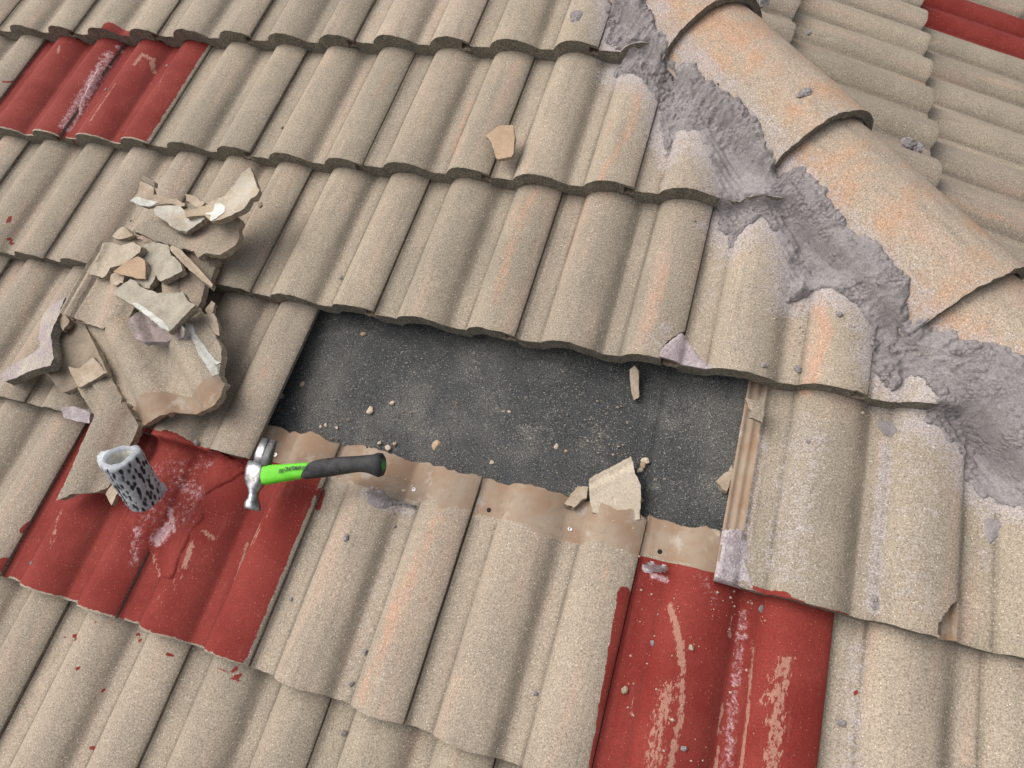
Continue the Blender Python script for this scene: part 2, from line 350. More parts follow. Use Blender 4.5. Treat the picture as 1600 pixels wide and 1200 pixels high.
MORTW = [st([(570, 772), (600, 790), (640, 800)], .014, .62), st([(620, 820), (590, 900), (560, 990)], .013, .42), st([(930, 120), (935, 170)], .010, .5), st([(880, 10), (920, 40)], .018, .45), st([(985, 110), (1010, 150)], .02, .5),
         st([(1140, 300), (1120, 420), (1110, 470)], .010, .45), st([(1120, 845), (1135, 880), (1130, 900)], .022, .75), st([(1190, 690), (1165, 800), (1165, 880)], .022, .50), st([(1385, 690), (1375, 800), (1362, 950)], .014, .65),
         st([(1470, 700), (1480, 850)], .03, .38), st([(1550, 820), (1540, 880)], .016, .55), st([(1330, 1000), (1310, 1200)], .018, .45), st([(1250, 330), (1200, 420), (1190, 480)], .010, .3), st([(1060, 545), (1075, 580)], .016, .7), st([(1100, 570), (1110, 575)], .010, .7),
         st([(1020, 540), (1040, 510)], .022, .5), st([(1360, 480), (1370, 600)], .02, .4), st([(1040, 380), (1100, 350)], .02, .25), st([(1400, 610), (1480, 640)], .03, .6), st([(1280, 640), (1350, 700)], .02, .3), st([(1085, 880), (1110, 905)], .01, .55), st([(1520, 780), (1600, 800)], .03, .5),
         st([(1060, 230), (1040, 290)], .016, .5), st([(990, 100), (960, 130)], .02, .5), st([(1330, 480), (1200, 460)], .012, .3), st([(1260, 680), (1225, 880)], .055, .50), st([(1440, 700), (1425, 930)], .05, .44), st([(1340, 1010), (1325, 1200)], .02, .55), st([(1560, 900), (1580, 1000)], .04, .30), st([(1190, 380), (1160, 560)], .04, .38), st([(1050, 130), (1000, 280)], .03, .3), st([(620, 860), (560, 1040)], .03, .34)]
left = [(935, -40), (948, 20), (945, 60), (962, 78), (952, 100), (985, 112), (1012, 130), (1030, 160), (1026, 190), (1032, 215), (1046, 240), (1055, 200), (1085, 205), (1105, 240), (1122, 275), (1126, 318), (1122, 345), (1138, 352), (1145, 375), (1165, 345), (1195, 335),
        (1225, 375), (1232, 420), (1231, 468), (1250, 462), (1275, 448), (1300, 452), (1318, 463), (1345, 480), (1364, 515), (1363, 572), (1385, 590), (1396, 612), (1408, 600), (1420, 580), (1440, 595), (1462, 630), (1440, 655), (1470, 668), (1500, 690), (1515, 720), (1520, 742), (1545, 765), (1575, 785), (1640, 800)]
right = [(1680, 640), (1600, 570), (1540, 545), (1480, 520), (1440, 505), (1425, 505), (1415, 450), (1375, 395), (1330, 360), (1285, 300), (1262, 262), (1215, 262), (1205, 245), (1190, 205), (1150, 160), (1105, 125), (1090, 95), (1052, 85), (1040, 60), (1015, 20), (1000, -40)]
MPOLY = [tuple(at(a, b, .0)[:2]) for a, b in left] + [tuple(at(a, b, .035)[:2]) for a, b in right]
def halo(P):
    d = dpoly(P[:, 0], P[:, 1], MPOLY); ins = inpoly(P[:, 0], P[:, 1], MPOLY)
    return np.where(ins, .8, .74 * np.clip(1 - d / .07, 0, 1) ** .8)
def field(P, strokes):
    x, y = P[:, 0], P[:, 1]; r = np.zeros(len(P))
    for pts, wd, amp in strokes:
        if wd <= 0: continue
        mn = np.min(pts, 0) - wd * 2; mx = np.max(pts, 0) + wd * 2
        m = (x > mn[0]) & (x < mx[0]) & (y > mn[1]) & (y < mx[1])
        if not m.any(): continue
        if len(set(pts)) < 2: d = np.hypot(x[m] - pts[0][0], y[m] - pts[0][1])
        else: d = dpoly(x[m], y[m], pts, False)
        r[m] = np.maximum(r[m], amp * np.clip(1.35 - d / wd * .85, 0, 1))
    return r
def build_tile(frame, org, label, cat, group, painted=False, stains=True, cuts=(), hipside=None, parts=(), fine=False, butt_paint=0.0, seed=0):
    """frame: 3 unit vectors (across, up slope, normal) in the roof frame; org: lower left joint point"""
    r = random.Random(seed)
    ds = 0.0025 if cuts else 0.004 if fine else 0.006
    s = np.unique(np.round(np.concatenate([np.arange(-.030, -.0005, .003), [0.0004, .002], np.arange(.005, TW - .003, ds), np.linspace(.046, .056, 6), np.linspace(.196, .206, 6), [TW - .0022, TW - .0009]]), 5))
    dy = 0.0025 if cuts else 0.0045 if fine else 0.008
    y = np.unique(np.round(np.concatenate([[0, .0012, .003, .014, .016], np.arange(.02, TL, dy), [TL]]), 5))
    S, Y = np.meshgrid(s, y, indexing='ij')
    j = r.uniform(-.0014, .0014); jx0 = r.uniform(-.0004, .0004)
    yn = (fbm(S * 60, S * 0, seed, 3) - .5) * .0045 + r.uniform(-.002, .002)                     # uneven butt edge
    Yj = Y + yn * np.clip(1 - Y / .02, 0, 1)
    hn = (fbm(S * 40, S * 0, seed + 5, 3) - .5) * .020
    Yj = Yj + hn * np.clip((Y - (TL - .02)) / .02, 0, 1)
    Z = prof(S) - TILT * Y + j + (fbm(S * 25, Y * 14, seed, 2) - .5) * .0014
    Z = Z - np.clip(1 - Y / .0035, 0, 1) * .0012
    Z = Z - .0012 * np.clip((S - (TW - .004)) / .004, 0, 1) ** 2
    yaw = r.uniform(-.003, .003); Sj = S + (Y - .17) * yaw + jx0
    t = np.where(Y < .015, .0355, .0145); t = np.where(S > TW - .024, np.minimum(t, .0075), t); t = np.where(S < 0.0003, .006, t)
    top = np.stack([Sj, Yj, Z], 2); bot = np.stack([Sj, Yj, Z - t], 2)
    fr = np.array(frame)
    cs = (s[:-1] + s[1:]) / 2; cy = (y[:-1] + y[1:]) / 2; CS, CY = np.meshgrid(cs, cy, indexing='ij')
    roofP = CS[..., None] * fr[0] + CY[..., None] * fr[1] + np.array(org)
    mask = np.ones(CS.shape, bool)
    for poly in cuts:
        jx = (fbm(CS * 90, CY * 90, seed + 3) - .5) * .008
        mask &= ~inpoly(roofP[..., 0] + jx, roofP[..., 1] + jx, poly)
    if hipside is not None:
        L = lat(roofP); mask &= (L < -.02) if hipside < 0 else (L > .02)
    if not mask.any(): return None
    V, F, K, gi = shell(top, bot, mask)
    P = V @ fr + np.array(org)
    isbot = np.zeros(len(V), bool); used_top = K == 0
    ss = S.ravel()[gi]; yy = Y.ravel()[gi]
    m1 = np.zeros((len(V), 3)); m2 = np.zeros((len(V), 3)); m3 = np.zeros((len(V), 3))
    if stains == 'far': m1[:, 2] = field(P, FARO)
    elif stains:
        m1[:, 0] = field(P, PAINT); m1[:, 1] = np.maximum(field(P, MORTW) * .95, halo(P)); m1[:, 2] = field(P, ORANGE)
        m2[:, 0] = field(P, SCUFF); m2[:, 2] = field(P, CHALK)
    if painted:
        edge = np.clip((TW - .007 - ss) / .004, -.4, 1) if painted != 2 else 1.0
        full = np.clip(.5 + .5 * np.minimum(edge, np.clip((yy - .003) / .004, -1, 1)), 0, 1)
        m1[:, 0] = np.maximum(m1[:, 0], np.where(yy > .352, 0, full))
        sw = (ss < .012); m1[:, 0] = np.where(sw & (yy < .35), np.maximum(m1[:, 0], .9), m1[:, 0])
    m2[:, 1] = np.clip((yy - .347 - (vnoise(ss * 40, ss * 0, seed) - .5) * .012) / .003, 0, 1)
    m2[:, 1] = np.maximum(m2[:, 1], (ss < .001) * 1.0)
    # settled dirt at the feet of each roll, deepened by painted-in shade
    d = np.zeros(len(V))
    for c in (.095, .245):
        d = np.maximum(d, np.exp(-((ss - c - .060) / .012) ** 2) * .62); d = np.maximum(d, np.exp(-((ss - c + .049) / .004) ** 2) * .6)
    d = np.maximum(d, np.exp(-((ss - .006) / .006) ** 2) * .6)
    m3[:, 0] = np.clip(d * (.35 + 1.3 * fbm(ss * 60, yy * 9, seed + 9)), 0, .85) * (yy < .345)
    fm = np.where(K == 0, 0, np.where(K == 1, 1, 2))
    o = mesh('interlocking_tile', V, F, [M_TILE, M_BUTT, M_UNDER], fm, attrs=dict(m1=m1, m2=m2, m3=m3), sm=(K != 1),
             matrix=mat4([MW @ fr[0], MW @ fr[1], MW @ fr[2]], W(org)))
    return tagit(o, label, cat, group)
FR1 = (np.array([1., 0, 0]), np.array([0, 1., 0]), np.array([0, 0, 1.]))
def P2(l): return [tuple(at(x, y, 0.0)[:2]) for x, y in l]
ORD = ['first', 'second', 'third', 'fourth', 'fifth', 'sixth', 'seventh', 'eighth', 'ninth', 'tenth']
ROWN = {-1: 'row above the photo', 0: 'topmost row', 1: 'second row down', 2: 'row above the hole', 3: 'row level with the hole', 4: 'row below the hole', 5: 'bottom row'}
SPECIAL = {
 (1, -2.5): 'red painted roof tile, left one of the upper painted pair',
 (1, -1.5): 'red painted roof tile with a bare scraped curve, right of the upper painted pair',
 (4, 0): 'red painted roof tile at the lower left with its left edge beside an unpainted tile',
 (4, 1): 'cracked red painted roof tile directly under the hammer',
 (4, 4): 'red painted roof tile with two scraped pale bands, lower right of the hole',
 (4, 2): 'beige roof tile with bare head and mortar splash below the hammer grip',
 (4, 3): 'beige roof tile with bare tan head, below the middle of the hole',
 (3, 1.5): None, (3, 2.5): None, (3, 3.5): None,
 (3, 4.5): 'pinkish roof tile with exposed ribbed side edge right of the hole',
 (3, 0.5): 'beige roof tile bordering the left side of the hole, partly under the debris pile',
 (2, 3): 'beige roof tile with a broken lower right corner overhanging the hole',
 (2, 4): 'beige roof tile with a mauve patched corner above the right of the hole',
 (2, 0): 'beige roof tile mostly hidden under the upper part of the debris pile',
 (2, 1): 'beige roof tile right of the debris pile with a cracked lower left corner',
 (1, 2.5): 'beige roof tile with orange streaks, lying below and right of the lone tile chip',
}
CUTS = {(2, 3): [P2([(1066, 518), (1045, 534), (1034, 552), (1029, 592), (1100, 600), (1100, 500)])],
        (3, 4.5): [P2([(1507, 930), (1480, 950), (1463, 975), (1460, 1010), (1530, 1010), (1530, 925)])],
               (2, 5): [P2([(1362, 690), (1366, 640), (1430, 655), (1500, 640), (1560, 700), (1500, 800)])]}
tiles1 = {}
for k in range(-1, 6):
    off = 0.5 * (k % 2); cnt = 0
    for i in range(-5, 8):
        u = i + off
        key = (k, u if off else int(u))
        if key in SPECIAL and SPECIAL[key] is None: continue
        org = np.array([u * TW, -k * TG, 0.0])
        ce = np.array([[a, b, 0] for a in (0, .15, .3) for b in (0, .17, .34)]) + org
        q = px(ce); vis = ((q[:, 0] > -40) & (q[:, 0] < 1640) & (q[:, 1] > -60) & (q[:, 1] < 1260)).any()
        if not vis: continue
        if lat(org + np.array([0, 0, 0])) > -.02 and lat(org + np.array([0.0, -.01, 0])) > -.02 and lat(org) > .02: continue
        cnt += 1
        lab = SPECIAL.get(key) or 'beige roof tile, %s from the left in the %s' % (ORD[cnt - 1], ROWN[k])
        red = {(1, -2.5): 2, (1, -1.5): 1, (4, 0): 2, (4, 1): 1, (4, 4): 2}.get(key, 0)
        o = build_tile(FR1, org, lab, 'roof tile', 'interlocking tiles laid on the main slope', painted=red, cuts=CUTS.get(key, ()), hipside=-1 if lat(org + np.array([.3, TL, 0])) > -.1 else None, fine=bool(red) or key in ((4, 2), (3, 4.5), (3, 0.5), (2, 0), (2, 3)), seed=(k + 2) * 31 + i + 9)
        if o: tiles1[key] = o
# far slope beyond the hip
mAx = -(MW.T @ np.array([0, 1., 0])); dD = MW.T @ np.array([cP, 0, -sP]); n2 = MW.T @ np.array([sP, 0, cP])
FR2 = (-mAx, -dD, n2)
Q0 = np.array([1.599, .539, -.400]) - n2 * .023
tiles2 = {}
def fat(x, y):
    d = ray(x, y); return tuple((CAMP + d * (np.dot(n2, Q0 - CAMP) / np.dot(n2, d)))[:2])
FARO = [([fat(1250, 55), fat(1330, 85), fat(1450, 128)], .013, .75), ([fat(1480, 165), fat(1590, 205)], .008, .4), ([fat(1475, 292), fat(1600, 352)], .010, .5), ([fat(1560, 110), fat(1600, 128)], .008, .5), ([fat(1240, 10), fat(1400, 70)], .006, .3)]
for k in range(-3, 3):
    cnt = 0
    for i in range(8, -10, -1):
        uo = (i + .5 * (k % 2)) * TW - .45 - .245
        org = Q0 + FR2[0] * uo + dD * (k * TG)
        ce = np.array([org + FR2[0] * a + FR2[1] * b for a in (0, .15, .3) for b in (0, .17, .34)])
        q = px(ce); vis = ((q[:, 0] > -0) & (q[:, 0] < 1640) & (q[:, 1] > -60) & (q[:, 1] < 900)).any()
        if not vis or lat(ce).max() < .09 or ((ce - CAMP) @ RC.T)[:, 2].min() < .2: continue
        cnt += 1
        red = (k == 1 and -.05 < uo < .20)
        lab = ('red painted roof tile on the far slope, in the top right corner' if red else 'beige far slope tile beyond the hip, %s from the top in the %s' % (ORD[cnt - 1], {-3: 'farthest row', -2: 'second row', -1: 'left row', 0: 'middle row', 1: 'right row', 2: 'lowest row'}[k]))
        o = build_tile(FR2, org, lab, 'roof tile', 'interlocking tiles laid on the far slope', painted=2 if red else 0, stains='far', hipside=1, seed=500 + k * 20 + i)
        if o: tiles2[(k, i)] = o
# ------------------------------------------------------------------ hip tiles
HW, HH0, HLEN = 0.122, 0.102, 0.43
HC = 0.076
def hip_h(l, t, t1):
    """height above the hip line of a hip tile whose lower end is at t1"""
    f = np.clip((t1 - t) / HLEN, 0, 1); wd = HW * (1 - .08 * f); hh = HH0 * (1 - .04 * f)
    x = np.clip(np.abs(l) / wd, 0, 1)
    return HC - .024 * f - hh * (1 - (1 - x ** 2.0) ** 0.62), wd
tl = [float((np.array([u, v, 0]) - HO) @ HD) for u, v in ((1.06, -.02), (1.29, -.288), (1.555, -.562))]
ENDS = [tl[0] - .36, tl[0], tl[1], tl[2], tl[2] + .35]
HLAB = ['', 'sandy hip tile at the top edge of the photo, cut off by it', 'sandy orange hip tile with a mortar blob near its crest, uppermost whole one', 'large orange stained hip tile with a nail hole, in the middle of the hip', 'orange speckled hip tile at the right edge, lowest of the hip']
for e, (t1, lab) in enumerate(zip(ENDS, HLAB)):
    if e == 0: continue
    f = np.linspace(0, 1, 64); t = t1 - f * HLEN
    ph = np.linspace(-1, 1, 61); PH, T = np.meshgrid(ph, t, indexing='ij'); Fr = (t1 - T) / HLEN
    wd = HW * (1 - .08 * Fr); Lx = wd * np.sin(PH * math.pi / 2)
    h, _ = hip_h(Lx, T, t1)
    h = h + (fbm(PH * 5 + e * 9, Fr * 7, e, 3) - .5) * .005
    Tj = T + (fbm(PH * 14, PH * 0 + e, 3, 3) - .5) * .006 * (Fr < .03)
    top = HO + Lx[..., None] * HA + Tj[..., None] * HD + h[..., None] * HB
    # inward offset for the thickness
    dirx = -Lx / (wd * 1.15); dirn = np.stack([dirx, -np.sqrt(np.clip(1 - dirx ** 2, .15, 1))], -1)
    th = .0145
    bot = top + dirn[..., :1] * th * HA + dirn[..., 1:] * th * HB
    mask = np.ones((60, 63), bool)
    V, F, K, gi = shell(top, bot, mask)
    m1 = np.zeros((len(V), 3)); m1[:, 1] = np.maximum(np.clip((-PH.ravel()[gi] - .30) / .35, 0, .62), 0) * (.6 + .6 * fbm(PH.ravel()[gi] * 5, Fr.ravel()[gi] * 6, e))
    m1[:, 1] = np.maximum(m1[:, 1], halo(V) * .7)
    m1[:, 1] = np.maximum(m1[:, 1], np.where(Fr.ravel()[gi] < .04, .42 * (PH.ravel()[gi] < 0), 0))
    o_ = HO + HD * t1
    fr = np.array([HA, -HD, HB]); Vl = (V - o_) @ fr.T
    o = mesh('hip_tile', Vl, F, [M_HIP, M_HIPB, M_UNDER], K, attrs=dict(m1=m1, m2=np.zeros_like(m1), m3=np.zeros_like(m1)), sm=(K != 1),
             matrix=mat4([MW @ HA, MW @ -HD, MW @ HB], W(o_)))
    tagit(o, lab, 'hip tile', 'ridge tiles capping the hip')
# ------------------------------------------------------------------ underlay (felt) below both slopes
FZ = -0.0690
def felt():
    x = np.arange(-.1, 1.75, .006); y = np.arange(-1.30, -.60, .006)
    X, Y = np.meshgrid(x, y, indexing='ij')
    Z = FZ + (fbm(X * 6, Y * 6, 3, 3) - .5) * .010 + .0035 * np.maximum(0, np.sin(X * 14 + 4 * fbm(X * 3, Y * 5, 61))) ** 6 + (fbm(X * 40, Y * 40, 8, 2) - .5) * .0016
    a = at(1040, 640, FZ)[:2]; b = at(1000, 800, FZ)[:2]
    sl = (b[0] - a[0]) / (b[1] - a[1]); xe = a[0] + (Y - a[1]) * sl
    Z += .0035 * (1 / (1 + np.exp(-(X - xe - .0) / .0010))) - .006 * np.exp(-((X - xe + .004) / .0035) ** 2) - .003 * np.exp(-((X - xe + .030 + .01 * (Y + .9)) / .003) ** 2) * (Y < a[1] - .01)
    wv = at(800, 600, FZ)[1] + .02 + .012 * (fbm(X * 8, X * 0, 4) - .5)
    Z += .0035 * np.exp(-((Y - (at(700, 550, FZ)[1] + (X - .7) * .02) - (fbm(X * 9, X * 0, 5) - .5) * .05) / .005) ** 2)
    nu, nv = X.shape; idx = np.arange(nu * nv).reshape(nu, nv)
    F = np.stack([idx[:-1, :-1], idx[1:, :-1], idx[1:, 1:], idx[:-1, 1:]], -1).reshape(-1, 4)
    V = np.stack([X, Y, Z], -1).reshape(-1, 3)
    o = mesh('roof_underlay', V, F, [M_FELT], matrix=mat4([MW[:, 0], MW[:, 1], MW[:, 2]], ORG))
    tagit(o, kind='structure')
    # the wide deck under everything, a little lower
    z = FZ - .014
    hp = lambda t: HO + HD * t + np.array([0, 0, z])
    A0, A1 = hp(-2.4), hp(2.6)
    V = [(-2.5, A0[1], z), A0, A1, (-2.5, A1[1], z)]
    B0 = A0 + dD * 4; B1 = A1 + dD * .6
    V += [B0, B1]
    o = mesh('roof_deck', np.array([np.array(p) for p in V]), [[0, 3, 2, 1], [1, 2, 5, 4]], [M_FELT], smooth=False, matrix=mat4([MW[:, 0], MW[:, 1], MW[:, 2]], ORG))
    tagit(o, kind='structure')
felt()
gm = simple('dry_ground', (0.16, 0.15, 0.11), (0.10, 0.12, 0.07), .4, 3, .3, .95, .3, .05)
tagit(mesh('ground', np.array([(-400., -400, -.6), (400, -400, -.6), (400, 400, -.6), (-400, 400, -.6)]), [[0, 1, 2, 3]], [gm], smooth=False), kind='structure')
# ------------------------------------------------------------------ combined height of main slope + hip tiles
def comb_z(u, v):
    z1 = slope_z(u, v); z = np.full(u.shape, .03)
    best = np.full(u.shape, -1.0)
    for t1 in ENDS:
        z = np.full(u.shape, .03); ok = None
        for it in range(14):
            P = np.stack([u, v, z], -1) - HO; l = P @ HA; t = P @ HD; h, wd = hip_h(l, t, t1)
            z = z + .5 * (h - P @ HB) / HB[2]
        P = np.stack([u, v, z], -1) - HO; l = P @ HA; t = P @ HD; h, wd = hip_h(l, t, t1)
        ok = (np.abs(l) < wd * .995) & (t < t1) & (t > t1 - HLEN) & (np.abs(h - P @ HB) < .004)
        best = np.where(ok, np.maximum(best, z), best)
    return z1, best
def blur(a, n):
    k = np.exp(-np.linspace(-2, 2, 2 * n + 1) ** 2); k /= k.sum()
    a = np.apply_along_axis(lambda r: np.convolve(np.pad(r, n, 'edge'), k, 'valid'), 0, a)
    return np.apply_along_axis(lambda r: np.convolve(np.pad(r, n, 'edge'), k, 'valid'), 1, a)
def mortar():
    d = .0022
    x = np.arange(.80, 2.05, d); y = np.arange(-1.05, .12, d); X, Y = np.meshgrid(x, y, indexing='ij')
    z1, zh = comb_z(X, Y); zt = np.where(zh > -.5, np.maximum(zh, z1), z1)
    zd = zt.copy()
    for _ in range(4):
        q_ = np.pad(zd, 1, 'edge'); zd = np.max([q_[1:-1, 1:-1], q_[2:, 1:-1], q_[:-2, 1:-1], q_[1:-1, 2:], q_[1:-1, :-2]], 0)
    hs_ = blur((np.where(zh > -.5, 1., 0.)), 5) > .15; zd = np.where(hs_, zd + .004, zt)
    base = np.maximum(blur(zd, 8), np.maximum(blur(zt, 9), zt - .004))
    base = np.maximum(base, blur(zt, 3))
    poly = MPOLY
    nx = (fbm(X * 45, Y * 45, 11, 3) - .5) * .020 + (fbm(X * 160, Y * 160, 13, 3) - .5) * .007; ny = (fbm(X * 45 + 40, Y * 45, 12, 3) - .5) * .020 + (fbm(X * 160, Y * 160, 14, 3) - .5) * .007
    ins = inpoly(X + nx, Y + ny, poly); dist = dpoly(X + nx, Y + ny, poly) * np.where(ins, 1, -1)
    lump = fbm(X * 28, Y * 28, 21, 4); lump2 = fbm(X * 90, Y * 90, 22, 3)
    rough = np.clip((fbm(X * 7, Y * 7, 31, 2) - .42) * 4, 0, 1)
    th = .0012 + .010 * np.clip(lump - .35, 0, 1) + rough * (lump2 - .35) * .016 + (lump2 - .5) * .0034 + (fbm(X * 230, Y * 230, 41, 2) - .5) * .0018 + .0016 * np.sin((X * HD[0] + Y * HD[1]) * 0 + (X + Y * .8) * 420 + 3 * fbm(X * 12, Y * 12, 44)) * (1 - rough)
    # extra lumps where the photo has crumbled heaps
    for (a, b, r_, hgt) in ((1250, 440, .020, .010), (1310, 455, .016, .010), (1400, 590, .018, .008), (1190, 262, .02, .006), (1050, 190, .012, .006), (955, 85, .012, .008), (1140, 345, .012, .006), (1390, 555, .03, .006)):
        c = at(a, b, .01); th += hgt * np.exp(-((X - c[0]) ** 2 + (Y - c[1]) ** 2) / r_ ** 2) * (.5 + lump2)
    # little craters
    for (a, b, r_) in ((1052, 185, .009), (1345, 560, .008), (1425, 575, .010), (985, 45, .012), (1040, 60, .010)):
        c = at(a, b, .02); th -= .010 * np.exp(-((X - c[0]) ** 2 + (Y - c[1]) ** 2) / r_ ** 2)
    ed = np.clip(dist / .010, -1, 1)
    Z = np.where(dist > 0, base * np.clip(dist / .02, 0, 1) + (zt - .0015) * (1 - np.clip(dist / .02, 0, 1)) + (th + .003) * np.clip(ed, 0, 1) ** .5, zt - .006)
    Z = np.where(dist > 0, np.maximum(Z, zt + .0010 * np.clip(dist / .004, -1, 1)), Z)
    m = dist > -.004; mq = m[:-1, :-1] & m[1:, :-1] & m[1:, 1:] & m[:-1, 1:]
    nu, nv = X.shape; idx = np.arange(nu * nv).reshape(nu, nv)
    F = np.stack([idx[:-1, :-1][mq], idx[1:, :-1][mq], idx[1:, 1:][mq], idx[:-1, 1:][mq]], 1)
    used = np.unique(F); re = np.full(nu * nv, -1); re[used] = np.arange(len(used))
    V = np.stack([X, Y, Z], -1).reshape(-1, 3)[used]
    o = mesh('mortar_bedding', V, re[F], [M_MORT], matrix=mat4([MW[:, 0], MW[:, 1], MW[:, 2]], ORG))
    tagit(o, 'rough grey mortar smeared along the left edge of the hip tiles', 'mortar')
    return x, y, np.where(m, np.maximum(Z, zt), zt)
MX, MY, MZ = mortar()
# bedding lumps on the far side of the hip
def lump(name, c, r_, fl, mat, seed, label=None, cat=None, group=None, parent=None, kind=None):
    """irregular faceted crumb resting at c (roof frame)"""
    rr = random.Random(seed); V = []; F = []
    nu_, nv_ = 9, 6
    for i in range(nv_ + 1):
        a = math.pi * i / nv_
        for j in range(nu_):
            b = 2 * math.pi * j / nu_
            k = r_ * (0.72 + .55 * rr.random())
            if i in (0, nv_): k = r_ * .8
            V.append((math.sin(a) * math.cos(b) * k * fl[0], math.sin(a) * math.sin(b) * k * fl[1], math.cos(a) * k * fl[2] + r_ * fl[2] * .55))
    for i in range(nv_):
        for j in range(nu_):
            F.append([i * nu_ + j, (i + 1) * nu_ + j, (i + 1) * nu_ + (j + 1) % nu_, i * nu_ + (j + 1) % nu_])
    ang = rr.uniform(0, 6.28); ca, sa = math.cos(ang), math.sin(ang)
    V = [(x * ca - y * sa, x * sa + y * ca, z) for x, y, z in V]
    o = mesh(name, V, F, [mat], smooth=False, parent=parent, matrix=mat4([MW[:, 0], MW[:, 1], MW[:, 2]], W(c)))
    return tagit(o, label, cat, group, kind)
def surf(u, v):
    if MX[0] < u < MX[-1] and MY[0] < v < MY[-1]:
        return float(MZ[int((u - MX[0]) / (MX[1] - MX[0])), int((v - MY[0]) / (MY[1] - MY[0]))])
    return float(slope_z(np.array([u]), np.array([v]))[0])
def drop(x, y, lift=0.0):
    """photo position -> point on the actual roof surface"""
    z = .01
    for it in range(6):
        p = at(x, y, z); z = surf(p[0], p[1]) + lift
    return at(x, y, z)
# ------------------------------------------------------------------ broken tile pieces
FRM = {}
def resample(poly, d):
    out = []
    n = len(poly)
    for i in range(n):
        a = np.array(poly[i]); b = np.array(poly[(i + 1) % n]); k = max(1, int(np.linalg.norm(b - a) / d))
        for j in range(k): out.append(a + (b - a) * j / k)
    return np.array(out)
def shard(name, label, pts, z, tilt=(0, 0), curve=(), th=.0155, mats=None, seed=0, jit=.0011, cat='tile fragment', group='broken tile pieces', step=.0055, paint=None, smoothband=None, off=0.0, parent=None, groove=()):
    """pts: outline as seen in the photo; the piece gets its own height z, slope, bend and thickness (roof frame, metres)"""
    mats = mats or [M_TILE, M_BREAK, M_UNDER]
    n = np.array([tilt[0], tilt[1], 1.0]); n /= np.linalg.norm(n)
    if z > .05: z = .034 + (z - .034) * .74
    cx, cy = np.mean(pts, 0); c = at(cx, cy, z)
    if parent is not None and parent.name in FRM: c, n, curve, seed_p, off_p = FRM[parent.name]; off = off_p + .0016
    else: seed_p = seed
    e1 = np.cross([0, 1, 0], n); e1 /= np.linalg.norm(e1); e2 = np.cross(n, e1)
    def disp(V2):
        h = np.zeros(len(V2))
        for (g0, g1, amp, wl) in curve:
            a_, b_ = [np.array(((at(*g, 0, n, c) - c) @ e1, (at(*g, 0, n, c) - c) @ e2)) for g in (g0, g1)]
            u_ = (b_ - a_) / np.linalg.norm(b_ - a_); dd = (V2[:, 0] - a_[0]) * -u_[1] + (V2[:, 1] - a_[1]) * u_[0]
            h += amp * np.sign(np.cos(2 * math.pi * dd / wl)) * np.abs(np.cos(2 * math.pi * dd / wl)) ** .8
        for (g0, g1, gw, gd) in groove:
            a_, b_ = [np.array(((at(*g, 0, n, c) - c) @ e1, (at(*g, 0, n, c) - c) @ e2)) for g in (g0, g1)]
            u_ = (b_ - a_) / np.linalg.norm(b_ - a_); dd = (V2[:, 0] - a_[0]) * -u_[1] + (V2[:, 1] - a_[1]) * u_[0]
            h += gd * np.exp(-(dd / gw) ** 2)
        return h + (fbm(V2[:, 0] * 50, V2[:, 1] * 50, seed_p + 2) - .5) * .0018 + (fbm(V2[:, 0] * 18, V2[:, 1] * 18, seed_p + 8) - .5) * .004
    pp_ = resample(pts, 4.5); P = np.array([at(x, y, 0, n, c) for x, y in pp_]) - c; rs = np.stack([P @ e1, P @ e2], 1)
    for _ in range(4):
        hh = disp(rs) + off
        P = np.array([at(x, y, 0, n, c + n * h_) for (x, y), h_ in zip(pp_, hh)]) - c; rs = .3 * rs + .7 * np.stack([P @ e1, P @ e2], 1)
    q = rs
    if ((q[:, 0] * np.roll(q[:, 1], -1) - q[:, 1] * np.roll(q[:, 0], -1)).sum()) < 0: rs = rs[::-1]
    rr = np.random.RandomState(seed + 1); rs = rs + rr.normal(0, jit * .6, rs.shape) + (np.stack([fbm(rs[:, 0] * 90, rs[:, 1] * 90, seed), fbm(rs[:, 0] * 90, rs[:, 1] * 90, seed + 4)], 1) - .5) * jit * 3
    mn, mx = rs.min(0), rs.max(0)
    gx, gy = np.meshgrid(np.arange(mn[0], mx[0], step), np.arange(mn[1], mx[1], step)); gx = gx.ravel() + step * .25 * (np.arange(gx.size) % 2); gy = gy.ravel()
    pl = [tuple(p) for p in rs]
    m = inpoly(gx, gy, pl) & (dpoly(gx, gy, pl) > step * .45)
    allp = [Vector(p) for p in rs] + [Vector((a, b)) for a, b in zip(gx[m], gy[m])]
    nb = len(rs)
    vo, eo, fo, ov, oe, of = delaunay_2d_cdt(allp, [(i, (i + 1) % nb) for i in range(nb)], [], 1, 1e-6)
    V2 = np.array([tuple(v) for v in vo])
    h = disp(V2) + off
    F = [list(f) for f in fo]
    # orient
    def area(f): p = V2[f]; return (p[:, 0] * np.roll(p[:, 1], -1) - p[:, 1] * np.roll(p[:, 0], -1)).sum()
    F = [f if area(f) > 0 else f[::-1] for f in F]
    N = len(V2)
    cnt = {}
    for f in F:
        for i in range(len(f)):
            e = (f[i], f[(i + 1) % len(f)]); cnt[e] = 1
    bnd = [e for e in cnt if (e[1], e[0]) not in cnt]
    rb = rr.normal(0, .0012, (N, 2)); isb = np.zeros(N, bool)
    for e in bnd: isb[list(e)] = True
    top = np.c_[V2, h]; bot = np.c_[V2 + rb * isb[:, None], h - th * (1 + .0 * rb[:, 0])]
    mid = np.c_[V2 + rr.normal(0, .0012, (N, 2)) * isb[:, None], h - th * (.35 + .3 * rr.rand(N))]
    # rim rows: top -> mid -> bottom
    bi = np.where(isb)[0]; rm = {int(v): 2 * N + i for i, v in enumerate(bi)}
    V = np.concatenate([top, bot, mid[bi]])
